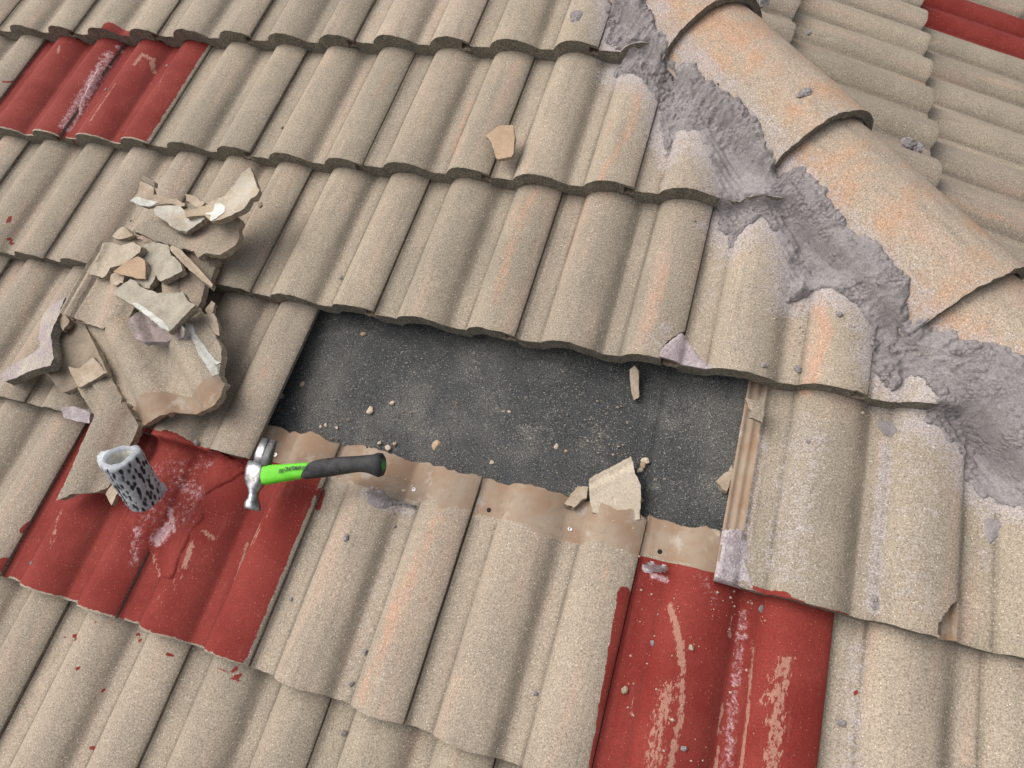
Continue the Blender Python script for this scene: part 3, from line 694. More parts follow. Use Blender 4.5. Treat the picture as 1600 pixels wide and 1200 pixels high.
    FF = list(F) + [[i + N for i in f[::-1]] for f in F]; K = [0] * len(F) + [2] * len(F)
    for a, b in bnd:
        FF.append([b, a, rm[a], rm[b]]); K.append(1); FF.append([rm[b], rm[a], a + N, b + N]); K.append(1)
    m1 = np.zeros((len(V), 3)); m2 = np.zeros((len(V), 3))
    if smoothband is not None:
        P3 = c + V[:, :1] * e1 + V[:, 1:2] * e2; pp = px(P3)
        m2[:, 1] = inpoly(pp[:, 0], pp[:, 1], smoothband) * 1.0
    if paint is not None: m1[:, 0] = paint
    K = np.array(K)
    o = mesh(name, V, FF, mats, K, attrs=dict(m1=m1, m2=m2, m3=np.zeros_like(m1)), sm=(K != 1), matrix=mat4([MW @ e1, MW @ e2, MW @ n], W(c)))
    FRM[o.name] = (c, n, curve, seed, off)
    if parent is not None:
        mw = o.matrix_world.copy(); o.parent = parent; o.matrix_parent_inverse = parent.matrix_world.inverted(); o.matrix_world = mw
        return o
    return tagit(o, label, cat, group)
def ZA(l): return [(190 + .14375 * x, 250 + .14375 * y) for x, y in l]
def ZB(l): return [(120 + .14375 * x, 350 + .14375 * y) for x, y in l]
def ZC(l): return [(170 + .19167 * x, 450 + .19167 * y) for x, y in l]
def ZD(l): return [(.25 * x, 440 + .25 * y) for x, y in l]
TOP = [M_TILE, M_BREAK, M_UNDER]; UND = [M_UNDER, M_BREAK, M_TILE]; GRY = [M_UGREY, M_BREAK, M_TILE]; OCH = [M_ORNG, M_BREAK, M_TILE]; BRN = [M_BROWN, M_BREAK, M_TILE]
# --- lowest layer first
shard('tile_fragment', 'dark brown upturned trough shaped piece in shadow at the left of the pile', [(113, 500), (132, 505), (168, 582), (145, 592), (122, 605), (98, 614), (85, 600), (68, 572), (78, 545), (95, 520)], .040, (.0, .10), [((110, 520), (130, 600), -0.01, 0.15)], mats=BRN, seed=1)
shard('tile_fragment', 'small flat beige piece lying inside the dark trough shaped piece', [(106, 574), (125, 574), (146, 558), (166, 582), (143, 596), (122, 606), (116, 592)], .050, (.0, .08), (), mats=UND, seed=2, th=.010)
shard('tile_fragment', 'tile piece with narrow brown side ribs, below the dark trough shaped piece', [(121, 607), (147, 597), (172, 586), (190, 622), (190, 636), (168, 642), (148, 651)], .036, (.1, .0), [((150, 600), (175, 640), 0.005, 0.08)], mats=TOP, seed=3, groove=[((130, 605), (152, 648), .004, -.005), ((140, 600), (162, 640), .0035, -.006)])
shard('tile_fragment', 'long curved beige piece reaching down the red tile left of the paint roller', [(147, 650), (172, 638), (195, 628), (216, 666), (210, 682), (198, 705), (178, 748), (168, 762), (148, 770), (121, 771), (104, 776), (88, 782), (110, 735)], .036, (.0, -.10), [((165, 645), (105, 770), 0.013, 0.17)], mats=TOP, seed=4)
shard('tile_fragment', 'small pale jagged tile piece poking out below the paint roller', [(164, 772), (176, 757), (192, 756), (200, 768), (183, 771), (178, 779), (174, 789), (169, 781)], .030, (0, 0), (), mats=UND, seed=5, th=.009)
shard('tile_fragment', 'mauve mortar covered tile chip at the top corner of the lower left red tile', [(96, 636), (113, 635), (141, 645), (139, 661), (118, 657), (99, 652)], .028, (0, -.25), (), mats=[M_MAUVE, M_MAUVE, M_BREAK], seed=6, th=.016)
shard('tile_fragment', 'beige tile piece in the middle of the pile, partly under the ribbed stick', [(279, 385), (292, 384), (308, 399), (339, 405), (331, 432), (320, 444), (314, 470), (308, 482), (300, 492), (288, 492), (282, 456), (280, 425)], .045, (.05, .0), [((292, 390), (298, 490), 0.006, 0.14)], mats=TOP, seed=7)
shard('tile_fragment', 'pale rounded tile piece standing in the gap under the pile', [(252, 438), (266, 430), (279, 428), (284, 438), (283, 462), (254, 462)], .056, (.15, .1), [((268, 430), (268, 460), 0.006, 0.08)], mats=TOP, seed=8)
big = shard('tile_fragment', 'largest broken tile piece, its smooth tan end facing down, in the lower pile', [(131, 506), (160, 502), (205, 492), (258, 486), (312, 492), (326, 508), (335, 522), (347, 547), (344, 570), (342, 587), (350, 600), (345, 617), (336, 632), (320, 642), (305, 647), (290, 646), (270, 644), (248, 650), (232, 660), (221, 666), (212, 670), (172, 588)], .056, (-.06, -.12), [((176, 505), (240, 632), 0.015, 0.118)], mats=TOP, seed=9, jit=.0009,
            smoothband=[(195, 637), (215, 625), (240, 615), (258, 611), (272, 613), (288, 620), (305, 613), (318, 606), (326, 594), (336, 588), (350, 584), (380, 600), (350, 680), (200, 700)])
for pl, sd in (([(288, 504), (298, 508), (308, 524), (320, 542), (336, 562), (344, 566), (338, 570), (326, 562), (312, 548), (300, 530), (291, 516)], 1), ([(305, 538), (314, 546), (326, 560), (338, 574), (341, 584), (332, 588), (324, 574), (312, 556)], 2)):
    shard('lime_streak', None, pl, .066, (-.06, -.12), (), mats=[M_WHITE, M_WHITE, M_WHITE], seed=sd + 60, th=.003, parent=big)
shard('tile_fragment', 'small triangular tan tile piece right of the white limed streak', [(313, 493), (335, 489), (340, 497), (343, 525), (329, 517), (318, 505)], .050, (.1, 0), (), mats=UND, seed=11, th=.010)
shard('tile_fragment', 'small tile piece deep in the dark gap right of the pile', [(320, 484), (331, 469), (335, 473), (331, 489), (324, 492)], .035, (.3, 0), (), mats=UND, seed=12)
shard('tile_fragment', 'mauve stained trough shaped piece with ribs, upturned in the middle of the pile', [(198, 500), (228, 478), (262, 490), (284, 508), (288, 516), (286, 527), (256, 534), (226, 535), (211, 530)], .094, (.0, .05), [((240, 500), (256, 530), -0.01, 0.13)], mats=[simple('mauve_stained_underside', (0.33, 0.265, 0.26), (0.25, 0.20, 0.18), 40, 260, .3, .75, .4, .001), M_MAUVE, M_TILE], seed=13, groove=[((212, 500), (224, 528), .003, .004), ((222, 495), (236, 528), .003, -.004)])
edge8 = shard('tile_fragment', 'beige tile piece with a long ribbed side flange, left of the pile centre', [(157, 376), (166, 380), (172, 410), (190, 430), (208, 455), (212, 478), (198, 503), (185, 511), (167, 508), (161, 514), (140, 507), (120, 498), (108, 494), (92, 489), (118, 442)], .062, (.02, .0), [((192, 440), (166, 505), 0.006, 0.11)], mats=TOP, seed=14, jit=.0007, step=.003, groove=[((160, 384), (99, 491), .0030, -.008), ((166, 386), (106, 494), .0020, .003), ((172, 388), (113, 496), .0030, -.008)])
shard('tile_fragment', 'thin curved mauve edged tile piece standing at the far left of the pile', [(101, 464), (97, 476), (90, 496), (84, 508), (79, 524), (82, 545), (83, 560), (78, 571), (62, 575), (45, 580), (26, 590), (8, 596), (0, 588), (13, 574), (30, 564), (50, 553), (62, 542), (61, 528), (62, 512), (68, 492), (84, 474)], .050, (-.25, .10), [((85, 480), (60, 570), 0.007, 0.16)], mats=[simple('mauve_to_tan_face', (0.36, 0.30, 0.30), (0.44, 0.40, 0.32), 12, 300, .4, .9, .7, .002), M_BUTT, M_UNDER], seed=15, th=.020)
shard('tile_fragment', 'small pale tile wedge between the mauve edged piece and the ribbed flange', [(93, 487), (102, 492), (109, 500), (104, 509), (98, 517), (92, 503)], .042, (.2, .1), (), mats=UND, seed=16)
shard('tile_fragment', 'grey brown rounded tile piece under the ochre triangular one', [(221, 384), (245, 376), (262, 384), (250, 405), (243, 432), (232, 451), (219, 449), (210, 440), (222, 410)], .072, (.05, .05), [((235, 385), (235, 445), 0.006, 0.12)], mats=GRY, seed=17)
shard('tile_fragment', 'small lumpy tile crumb under the ochre triangular piece', [(173, 428), (182, 423), (194, 431), (193, 441), (180, 446), (172, 440)], .082, (.0, -.1), (), mats=UND, seed=18, th=.02, jit=.002)
shard('tile_fragment', 'grey tile piece with pale curved edge, right of the ochre triangular one', [(235, 385), (246, 379), (262, 383), (268, 398), (282, 413), (285, 422), (268, 432), (250, 440), (242, 428), (236, 404)], .084, (-.1, .0), [((255, 385), (262, 435), 0.004, 0.14)], mats=GRY, seed=19)
shard('tile_fragment', 'ochre triangular tile piece near the middle of the pile', [(176, 424), (196, 409), (216, 400), (226, 408), (228, 420), (228, 436), (216, 435), (195, 430)], .098, (.05, -.15), (), mats=OCH, seed=20, th=.010)
shard('tile_fragment', 'pale channelled tile piece with thick whitish broken end, upper left of pile', [(160, 380), (172, 379), (189, 383), (208, 379), (221, 386), (218, 394), (204, 405), (192, 413), (172, 418), (168, 426), (160, 434), (139, 428), (139, 419), (146, 411), (154, 409)], .092, (-.05, -.10), [((180, 385), (160, 420), -0.004, 0.12)], mats=[simple('pale_tile_face', (0.47, 0.40, 0.31), (0.38, 0.32, 0.245), 22, 300, .25, .9, .4, .001), M_BREAK, M_UNDER], seed=21, groove=[((167, 378), (152, 411), .003, .004)])
shard('tile_fragment', 'long narrow ribbed tile stick lying slanted right of the grey piece', [(264, 389), (268, 383), (280, 388), (300, 408), (318, 427), (333, 445), (331, 449), (320, 442), (296, 422)], .080, (.1, .1), (), mats=UND, seed=22, th=.012, jit=.0006, groove=[((272, 386), (330, 446), .002, -.004)])
shard('tile_fragment', 'small light tile piece beside the top of the ribbed flange', [(175, 370), (184, 359), (193, 354), (208, 368), (198, 372), (186, 374)], .082, (-.2, -.2), (), mats=UND, seed=23, th=.012)
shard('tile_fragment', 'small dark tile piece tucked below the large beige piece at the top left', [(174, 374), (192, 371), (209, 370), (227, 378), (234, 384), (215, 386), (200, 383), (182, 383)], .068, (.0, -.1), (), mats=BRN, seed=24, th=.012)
shard('tile_fragment', 'wide beige tile piece with sandy face, upper part of the pile', [(206, 360), (218, 350), (233, 342), (262, 344), (300, 342), (340, 338), (360, 334), (369, 337), (376, 344), (372, 358), (374, 371), (368, 383), (345, 398), (327, 396), (318, 396), (309, 402), (303, 392), (276, 386), (243, 377), (228, 368)], .080, (.0, .0), [((222, 352), (325, 394), 0.008, 0.095)], mats=TOP, seed=25, groove=[((335, 338), (372, 358), .003, -.004)])
shard('tile_fragment', 'cupped tile piece with whitish inside and thick rim, near the top of the pile', [(239, 327), (246, 321), (262, 320), (282, 322), (290, 333), (300, 338), (316, 337), (320, 342), (304, 353), (291, 362), (280, 360), (266, 352), (254, 343), (243, 336)], .108, (.0, .15), [((262, 322), (302, 348), -0.007, 0.105)], mats=[simple('whitish_inner_face', (0.38, 0.32, 0.24), (0.50, 0.47, 0.41), 20, 280, .2, .8, .4, .001), M_BREAK, M_TILE], seed=26, th=.012)
shard('tile_fragment', 'thin tan tile sliver lying across the top of the pile', [(289, 303), (300, 305), (320, 317), (312, 325), (302, 321), (291, 313)], .105, (.0, .0), (), mats=UND, seed=27, th=.011)
sl = shard('tile_fragment', 'upturned tan tile piece with a whitish lower corner, top left of the pile', [(219, 283), (230, 287), (241, 293), (240, 304), (262, 309), (276, 312), (290, 318), (289, 323), (272, 319), (258, 318), (247, 319), (237, 322), (226, 323), (203, 313), (214, 302), (217, 292)], .098, (.1, -.05), [((215, 300), (280, 318), 0.004, 0.08)], mats=UND, seed=28, th=.011)
shard('lime_residue', None, [(204, 313), (212, 307), (222, 310), (234, 313), (247, 316), (238, 321), (226, 323), (214, 319)], .1035, (.1, -.05), (), mats=[M_WHITE] * 3, seed=29, th=.004, parent=sl)
shard('tile_fragment', 'small dark ribbed tile stub above the upturned tan piece', [(218, 275), (226, 273), (241, 284), (241, 292), (230, 286)], .075, (.0, -.1), (), mats=BRN, seed=30, th=.009)
tp = shard('tile_fragment', 'large upturned tile piece with a nail hole and white patch, highest on the pile', [(391, 261), (397, 276), (405, 297), (402, 305), (391, 311), (384, 322), (378, 328), (362, 336), (348, 342), (331, 346), (320, 336), (307, 337), (290, 339), (288, 329), (312, 324), (324, 318), (334, 313), (350, 306), (366, 288), (376, 272), (382, 266)], .122, (-.05, .05), [((378, 288), (322, 326), -0.006, 0.12)], mats=[simple('tan_brown_underside', (0.41, 0.32, 0.215), (0.47, 0.42, 0.34), 14, 260, .2, .75, .3, .001), M_BREAK, M_TILE], seed=31, th=.013)
shard('lime_residue', None, [(336, 318), (344, 317), (352, 322), (350, 332), (342, 338), (329, 346), (330, 336), (320, 334), (333, 330)], .1265, (-.05, .05), (), mats=[M_WHITE] * 3, seed=32, th=.004, parent=tp)
wr = shard('tile_fragment', 'grey trough shaped piece with white lower rim across the middle of the pile', [(175, 457), (190, 446), (204, 436), (212, 439), (219, 448), (232, 453), (246, 457), (262, 459), (285, 456), (293, 470), (305, 477), (292, 490), (278, 504), (264, 519), (256, 514), (236, 498), (208, 478), (192, 468)], .112, (-.05, .10), [((240, 455), (285, 500), -0.0065, 0.13)], mats=GRY, seed=33, th=.013)
shard('lime_residue', None, [(206, 474), (216, 473), (236, 488), (254, 501), (262, 510), (264, 518), (256, 514), (236, 498)], .1165, (-.05, .10), (), mats=[M_WHITE] * 3, seed=34, th=.004, parent=wr)
shard('tile_fragment', 'small pale tile corner sticking out right of the grey trough shaped piece', [(302, 480), (309, 478), (314, 489), (304, 496), (290, 499), (294, 490)], .094, (.0, .0), (), mats=UND, seed=35, th=.010)
shard('tile_fragment', 'tiny pale tile splinter beside the highest piece of the pile', [(401, 313), (406, 314), (409, 320), (406, 323), (403, 320)], .03, (.2, 0), (), mats=UND, seed=36, th=.005)
# --- pieces in and around the hole
shard('tile_fragment', 'pale tile piece with a grooved top edge at the lower right of the hole', [(920, 749), (940, 737), (962, 726), (986, 713), (990, 727), (992, 741), (1001, 755), (1001, 778), (1000, 812), (980, 812), (926, 800), (923, 786), (921, 772)], FZ + .034, (.0, .06), (), mats=[simple('pale_cream_face', (0.50, 0.43, 0.335), (0.43, 0.365, 0.28), 18, 300, .25, .9, .3, .001), M_BREAK, M_UNDER], seed=40, jit=.0007, groove=[((921, 757), (990, 722), .0024, -.005), ((921, 768), (992, 733), .003, .0035)])
shard('tile_fragment', 'small tan tile piece left of the pale grooved one on the felt', [(882, 787), (892, 772), (904, 760), (919, 760), (917, 777), (906, 784), (896, 793)], FZ + .030, (.1, .2), (), mats=UND, seed=41, th=.012)
shard('tile_fragment', 'narrow upright tile stick propped under the tiles at the top right of the hole', [(984, 578), (991, 572), (998, 580), (998, 598), (998, 621), (990, 625), (985, 602)], FZ + .022, (.1, -.4), (), mats=UND, seed=42, th=.016, jit=.0005)
shard('tile_fragment', 'beige tile chip resting on the exposed side ribs right of the hole', [(1165, 621), (1178, 624), (1193, 627), (1194, 648), (1190, 659), (1171, 652), (1173, 643), (1168, 632)], .004, (.1, -.1), [((1178, 625), (1180, 655), 0.003, 0.08)], mats=TOP, seed=43, th=.011)
shard('tile_fragment', 'short tile stub poking out from under the ribbed tile edge, right side of the hole', [(1119, 752), (1131, 741), (1144, 728), (1147, 742), (1136, 767), (1128, 761)], FZ + .028, (.1, .2), (), mats=UND, seed=44, th=.012)
shard('tile_fragment', 'thin tile chip leaning in the lower right corner of the hole', [(1094, 822), (1102, 824), (1112, 830), (1124, 830), (1124, 838), (1104, 834)], -.028, (.0, -.1), (), mats=UND, seed=45, th=.006)
c29 = shard('tile_fragment', 'lone tan tile chip lying by itself on the second row', [(759, 212), (768, 205), (779, 197), (802, 195), (804, 210), (803, 240), (799, 245), (777, 249), (773, 240), (768, 223)], .030, (.05, -.05), [((783, 197), (787, 247), 0.002, 0.1)], mats=OCH, seed=46, th=.010, jit=.0008)
# mortar films that follow the tiles
def film(name, poly, th, mat, parent, zoff=0.0, vmin=-9, seed=0, d=.0032, bl=3, edge=.006, nz=.010, red=None):
    P = np.array([(drop(x, y) if vmin < -8 else at(x, y, .0))[:2] for x, y in poly]); mn, mx = P.min(0) - .02, P.max(0) + .02
    X, Y = np.meshgrid(np.arange(mn[0], mx[0], d), np.arange(mn[1], mx[1], d), indexing='ij')
    zt = slope_z(X, Y); base = np.maximum(blur(zt, bl), zt - .001) + zoff
    nx = (fbm(X * 60, Y * 60, seed + 1) - .5) * nz; ny = (fbm(X * 60, Y * 60, seed + 2) - .5) * nz
    pl = [tuple(p) for p in P]; ins = inpoly(X + nx, Y + ny, pl); D = dpoly(X + nx, Y + ny, pl) * np.where(ins, 1, -1)
    q = np.clip(D / edge, 0, 1) ** .6
    Z = base - .003 * (1 - q) + q * th * (.4 + 1.2 * fbm(X * 70, Y * 70, seed + 3, 4)) + q * .0012 * (fbm(X * 200, Y * 200, seed + 6, 2) - .5)
    m = (D > -.002) & (Y > vmin); mq = m[:-1, :-1] & m[1:, :-1] & m[1:, 1:] & m[:-1, 1:]
    top = np.stack([X, Y, Z], -1); bot = top - np.array([0, 0, .006])
    V, F, K, gi = shell(top, bot, mq)
    m1 = np.zeros((len(V), 3)); m2 = np.zeros((len(V), 3))
    if red is not None:
        m1[:, 0] = red; m2[:, 2] = field(V, CHALK) + .12; m2[:, 0] = field(V, SCUFF)
    o = mesh(name, V, F, [mat], attrs=dict(m1=m1, m2=m2, m3=np.zeros_like(m1)), sm=(K == 0) | (K == 2), matrix=mat4([MW[:, 0], MW[:, 1], MW[:, 2]], ORG))
    mw = o.matrix_world.copy(); o.parent = parent; o.matrix_parent_inverse = parent.matrix_world.inverted(); o.matrix_world = mw
    return o
M_PINK = simple('pinkish_mortar_patch', (0.47, 0.40, 0.405), (0.37, 0.31, 0.315), 30, 300, .35, .95, .8, .002)
M_CRUST = simple('whitish_mortar_crust', (0.58, 0.52, 0.52), (0.42, 0.35, 0.36), 60, 300, .4, .95, 1.0, .003)
pt = film('mortar_patch', [(1066, 519), (1078, 530), (1092, 552), (1108, 572), (1118, 590), (1104, 598), (1085, 598), (1064, 593), (1044, 583), (1024, 570), (1030, 558), (1037, 546), (1050, 530)], .002, M_PINK, tiles1[(2, 4)], vmin=-2 * TG + .001, seed=47, nz=.005, edge=.003)
film('mortar_crust', [(1118, 905), (1122, 880), (1128, 840), (1132, 828), (1160, 826), (1172, 850), (1168, 878), (1176, 905), (1182, 922), (1206, 935), (1190, 939), (1160, 929), (1140, 916)], .0016, M_CRUST, tiles1[(3, 4.5)], vmin=-3 * TG - .004, seed=48, nz=.006, edge=.004, bl=4)
film('painted_mortar', [(178, 66), (190, 66), (170, 105), (140, 150), (112, 205), (96, 210), (120, 160), (150, 105)], .0035, M_TILE, tiles1[(1, -2.5)], seed=56, nz=.006, edge=.006, bl=5, red=.9)
film('mortar_splash', [(575, 770), (592, 764), (603, 772), (618, 778), (640, 786), (654, 795), (648, 798), (628, 790), (612, 790), (600, 796), (584, 794), (572, 786)], .0035, M_MORT, tiles1[(4, 2)], seed=49, nz=.012, edge=.004)
film('mortar_splash', [(1001, 884), (1018, 878), (1035, 880), (1044, 890), (1030, 896), (1008, 895)], .003, M_CRUST, tiles1[(4, 4)], seed=50, nz=.010, edge=.004)
film('painted_mortar', [(262, 672), (300, 690), (345, 708), (392, 735), (368, 752), (330, 768), (312, 784), (322, 808), (300, 832), (286, 868), (268, 908), (248, 905), (238, 880), (232, 850), (214, 842), (196, 815), (215, 780), (235, 750), (225, 700)], .0042, M_TILE, tiles1[(4, 1)], seed=51, nz=.012, edge=.005, bl=6, red=.9)
film('mortar_smear', [(1438, 780), (1460, 800), (1462, 815), (1445, 830), (1432, 812)], .003, M_MORT, tiles1[(3, 5.5)] if (3, 5.5) in tiles1 else tiles1[(3, 4.5)], seed=52) if False else None
film('mortar_smear', [(1538, 812), (1552, 808), (1566, 822), (1560, 845), (1548, 856), (1540, 838)], .0035, M_MORT, tiles1[(3, 5.5)] if (3, 5.5) in tiles1 else tiles1[(3, 4.5)], seed=53, nz=.012)
film('mortar_smear', [(1375, 645), (1395, 660), (1408, 672), (1398, 684), (1378, 680), (1366, 662)], .004, M_MORT, tiles1[(3, 4.5)], seed=54, nz=.010)
film('mortar_smear', [(890, 20), (905, 14), (914, 22), (906, 34), (890, 36)], .002, M_MORT, tiles1[(0, 2)], seed=55, nz=.012)
# --- loose crumbs
def felt_at(x, y): return at(x, y, FZ + .004)
M_CHIP = simple('pale_tile_chip', (0.56, 0.46, 0.36), (0.48, 0.39, 0.30), 60, 400, .2, .9, .3, .001)
CH = [(472, 600, .0055), (578, 641, .0062), (612, 629, .004), (440, 619, .0045), (500, 666, .003), (508, 664, .003), (681, 695, .0075), (700, 683, .0035), (606, 700, .005), (616, 693, .0035), (556, 699, .0035), (869, 697, .0042), (884, 704, .0025), (768, 722, .0035), (795, 643, .003), (567, 521, .004), (1008, 720, .0055), (1000, 734, .004), (1004, 726, .004), (525, 668, .003), (592, 692, .0035), (666, 733, .0045), (427, 668, .003), (433, 672, .0025), (436, 664, .0028), (712, 665, .003)]
for q, (x, y, r_) in enumerate(CH):
    p = felt_at(x, y); p[2] = FZ + .001
    lump('tile_crumb', p, r_ * 1.25, (1.1, .85, .45), M_CHIP if q % 3 else M_ORNG, 900 + q,
         ['tan crumb on the felt, %s' % w_ for w_ in ('near the left tile edge', 'largest of the cluster in the left half', 'round one right of the cluster in the left half', 'at the very foot of the left tile edge', 'left one of a tiny pair above the hammer head', 'right one of a tiny pair above the hammer head', 'pale pointed one in the lower middle', 'small one just above the pale pointed one', 'just above the hammer grip end', 'second one above the hammer grip end', 'above the bend of the hammer grip', 'slim one right of the middle', 'very small one right of the slim one', 'above the tile heads right of the middle', 'middle of the hole', 'in the shade at the upper left', 'pinkish one above the grooved tile piece', 'lower one of three above the grooved tile piece', 'middle one of three above the grooved tile piece', 'tiny one above the hammer claw', 'tiny one near the hammer grip end', 'on the edge of the tile heads', 'leftmost of three by the claw', 'middle of three by the claw', 'topmost of three by the claw', 'small one above the pale pointed crumb')][q], 'crumb', 'tile crumbs on the felt')
MC = [(541, 841, .0065), (533, 434, .0050), (582, 762, .004), (1366, 936, .0062), (1369, 947, .0072), (1314, 1129, .0062), (1020, 1005, .0048), (976, 1078, .0062), (1069, 1169, .0045), (1190, 951, .0058), (1246, 577, .0062), (1311, 491, .0055), (1194, 570, .005), (50, 880, .0045), (455, 936, .004), (441, 200, .0035), (166, 140, .0040), (261, 103, .0035), (307, 692, .006), (325, 716, .005), (1028, 960, .0018), (1080, 1012, .0045), (837, 1083, .004), (617, 823, .003), (1263, 690, .004), (1085, 345, .0032), (549, 1068, .005), (571, 1018, .005), (538, 1145, .006), (204, 345, .003)]
ML = ['below the hammer grip end', 'high on the course above the hole', 'beside the mortar splash under the hammer', 'upper of a touching pair in the mauve valley', 'lower and bigger of a touching pair in the mauve valley', 'in the valley right of the lower right red tile', 'on the left pan of the lower right red tile', 'pale one at the left of the lower right red tile', 'near the bottom edge on the lower right red tile', 'grey star shaped one high on the lower right red tile', 'on the orange streak above the hole', 'below the crumbled mortar heap', 'left of the orange streak above the hole', 'on the lower left red tile by its left edge', 'below the hammer on the beige tile', 'high on the second course', 'on the upper red pair, in the valley', 'on the upper red pair, near its right end', 'under the broken tile edge at the left, on the red', 'on the red below the broken tile edge', 'tiny one on the scraped red roll', 'small pale one between the scraped bands', 'small one below the middle tile', 'white one beside the mortar splash', 'at the top of the tile right of the hole', 'beside the mortar on the third course', 'on the tile left of the bottom middle', 'right of the orange streak at the bottom', 'near the bottom edge under the middle', 'left of the pile top']
for q, (x, y, r_) in enumerate(MC):
    p = drop(x, y)
    lump('mortar_crumb', p, r_, (1.0, .8, .6), M_MORT if q not in (7, 21) else M_UNDER, 700 + q, 'grey mortar crumb ' + ML[q] if q not in (7, 21) else 'pale stone crumb ' + ML[q], 'crumb', 'mortar crumbs lying on the tiles')
def grit():
    rr = np.random.RandomState(5); V = []; F = []
    x0, y0 = at(415, 690, FZ)[:2]
    n = 0
    while n < 420:
        u = rr.uniform(.35, 1.30); v = rr.uniform(-1.05, -.66)
        q = px(np.array([[u, v, FZ]]))[0]
        if not inpoly(np.array([q[0]]), np.array([q[1]]), [(490, 510), (1150, 610), (1110, 830), (430, 680)])[0]: continue
        cl = fbm(u * 14, v * 14, 77, 3)
        if rr.rand() > (cl - .38) * 5: continue
        r_ = abs(rr.normal(.0009, .0006)) + .0005; a = rr.uniform(0, 6.28); b = len(V)
        for k in range(4): V.append((u + r_ * math.cos(a + k * 1.57) * (1 + .5 * (k % 2)), v + r_ * math.sin(a + k * 1.57) * rr.uniform(.6, 1), FZ + .0015 + .003 * (.5)))
        V.append((u, v, FZ + .0035 + r_ * .8)); F += [[b, b + 1, b + 4], [b + 1, b + 2, b + 4], [b + 2, b + 3, b + 4], [b + 3, b, b + 4]]; n += 1
    o = mesh('loose_grit', np.array(V), F, [M_UNDER], smooth=False, matrix=mat4([MW[:, 0], MW[:, 1], MW[:, 2]], ORG))
    tagit(o, 'pale grit strewn over the dark felt', 'grit', kind='stuff')
grit()
def tile_grit():
    rr = np.random.RandomState(15); V = []; F = []; n = 0
    spots = [((210, 440), .16, 150), ((330, 640), .05, 25), ((620, 790), .06, 30), ((960, 850), .10, 25), ((1150, 940), .05, 25), ((1080, 1050), .12, 40), ((250, 790), .09, 45), ((1250, 480), .10, 60), ((1400, 620), .08, 60), ((1060, 230), .08, 50), ((1150, 360), .07, 40)]
    for (pxy, rad, cnt) in spots:
        c = drop(*pxy)
        for _ in range(cnt):
            a = rr.uniform(0, 6.28); d = rad * rr.rand() ** .7; u, v = c[0] + d * math.cos(a), c[1] + d * math.sin(a)
            z = surf(u, v); r_ = .0006 + abs(rr.normal(0, .0009)); b = len(V); a = rr.uniform(0, 6)
            for k in range(4): V.append((u + r_ * math.cos(a + k * 1.57) * (1 + .5 * (k % 2)), v + r_ * math.sin(a + k * 1.57), z + .0002))
            V.append((u, v, z + r_ * 1.1)); F += [[b, b + 1, b + 4], [b + 1, b + 2, b + 4], [b + 2, b + 3, b + 4], [b + 3, b, b + 4]]
    o = mesh('mortar_grit', np.array(V), F, [M_CHIP], smooth=False, matrix=mat4([MW[:, 0], MW[:, 1], MW[:, 2]], ORG))
    tagit(o, 'fine crumbs sprinkled over the tiles round the pile and the mortar', 'grit', kind='stuff')
tile_grit()
# mortar lumps on the far side of the hip
for q, (a, l_, r_) in enumerate([(1425, 165, .0), (1425, 228, .0)]):
    pass
def far_at(x, y, h=0.0):
    d = ray(x, y); p0 = Q0 + n2 * h; return CAMP + d * (np.dot(n2, p0 - CAMP) / np.dot(n2, d))
for q, (x, y, r_, lab) in enumerate([(1418, 226, .014, 'mauve mortar lump beside the far side of the hip'), (1432, 234, .013, 'mauve mortar lump right of its neighbour beside the hip'), (1458, 272, .012, 'mortar lump at the butt of the far slope tile nearest the hip'), (1235, 44, .010, 'mortar crumb beside the upper hip tile on the far slope'), (1262, 53, .007, 'small round mortar crumb on the orange far slope tile'), (1190, 5, .018, 'dark mortar lump at the top edge behind the hip')]):
    lump('mortar_lump', far_at(x, y, .0), r_, (1, .9, .6), M_MORT, 300 + q, lab, 'mortar lump', 'mortar lumps beyond the hip')
for q, (x, y, r_) in enumerate([(1265, 134, .011), (1255, 140, .007)]):
    p = at(x, y, .085); 
    # settle on the hip tile
    for it in range(10):
        P = p - HO; l = P @ HA; t = P @ HD; h, wd_ = hip_h(l, t, ENDS[2]); p = p + HB * (h - P @ HB) * .6
        dd = ray(x, y); 
    lump('mortar_lump', p, r_, (1, .8, .3), M_MORT, 340 + q, ['flat mortar blob on the upper whole hip tile', 'smaller mortar blob left of the flat one on the upper whole hip tile'][q], 'mortar lump', 'mortar blobs on the hip tile')
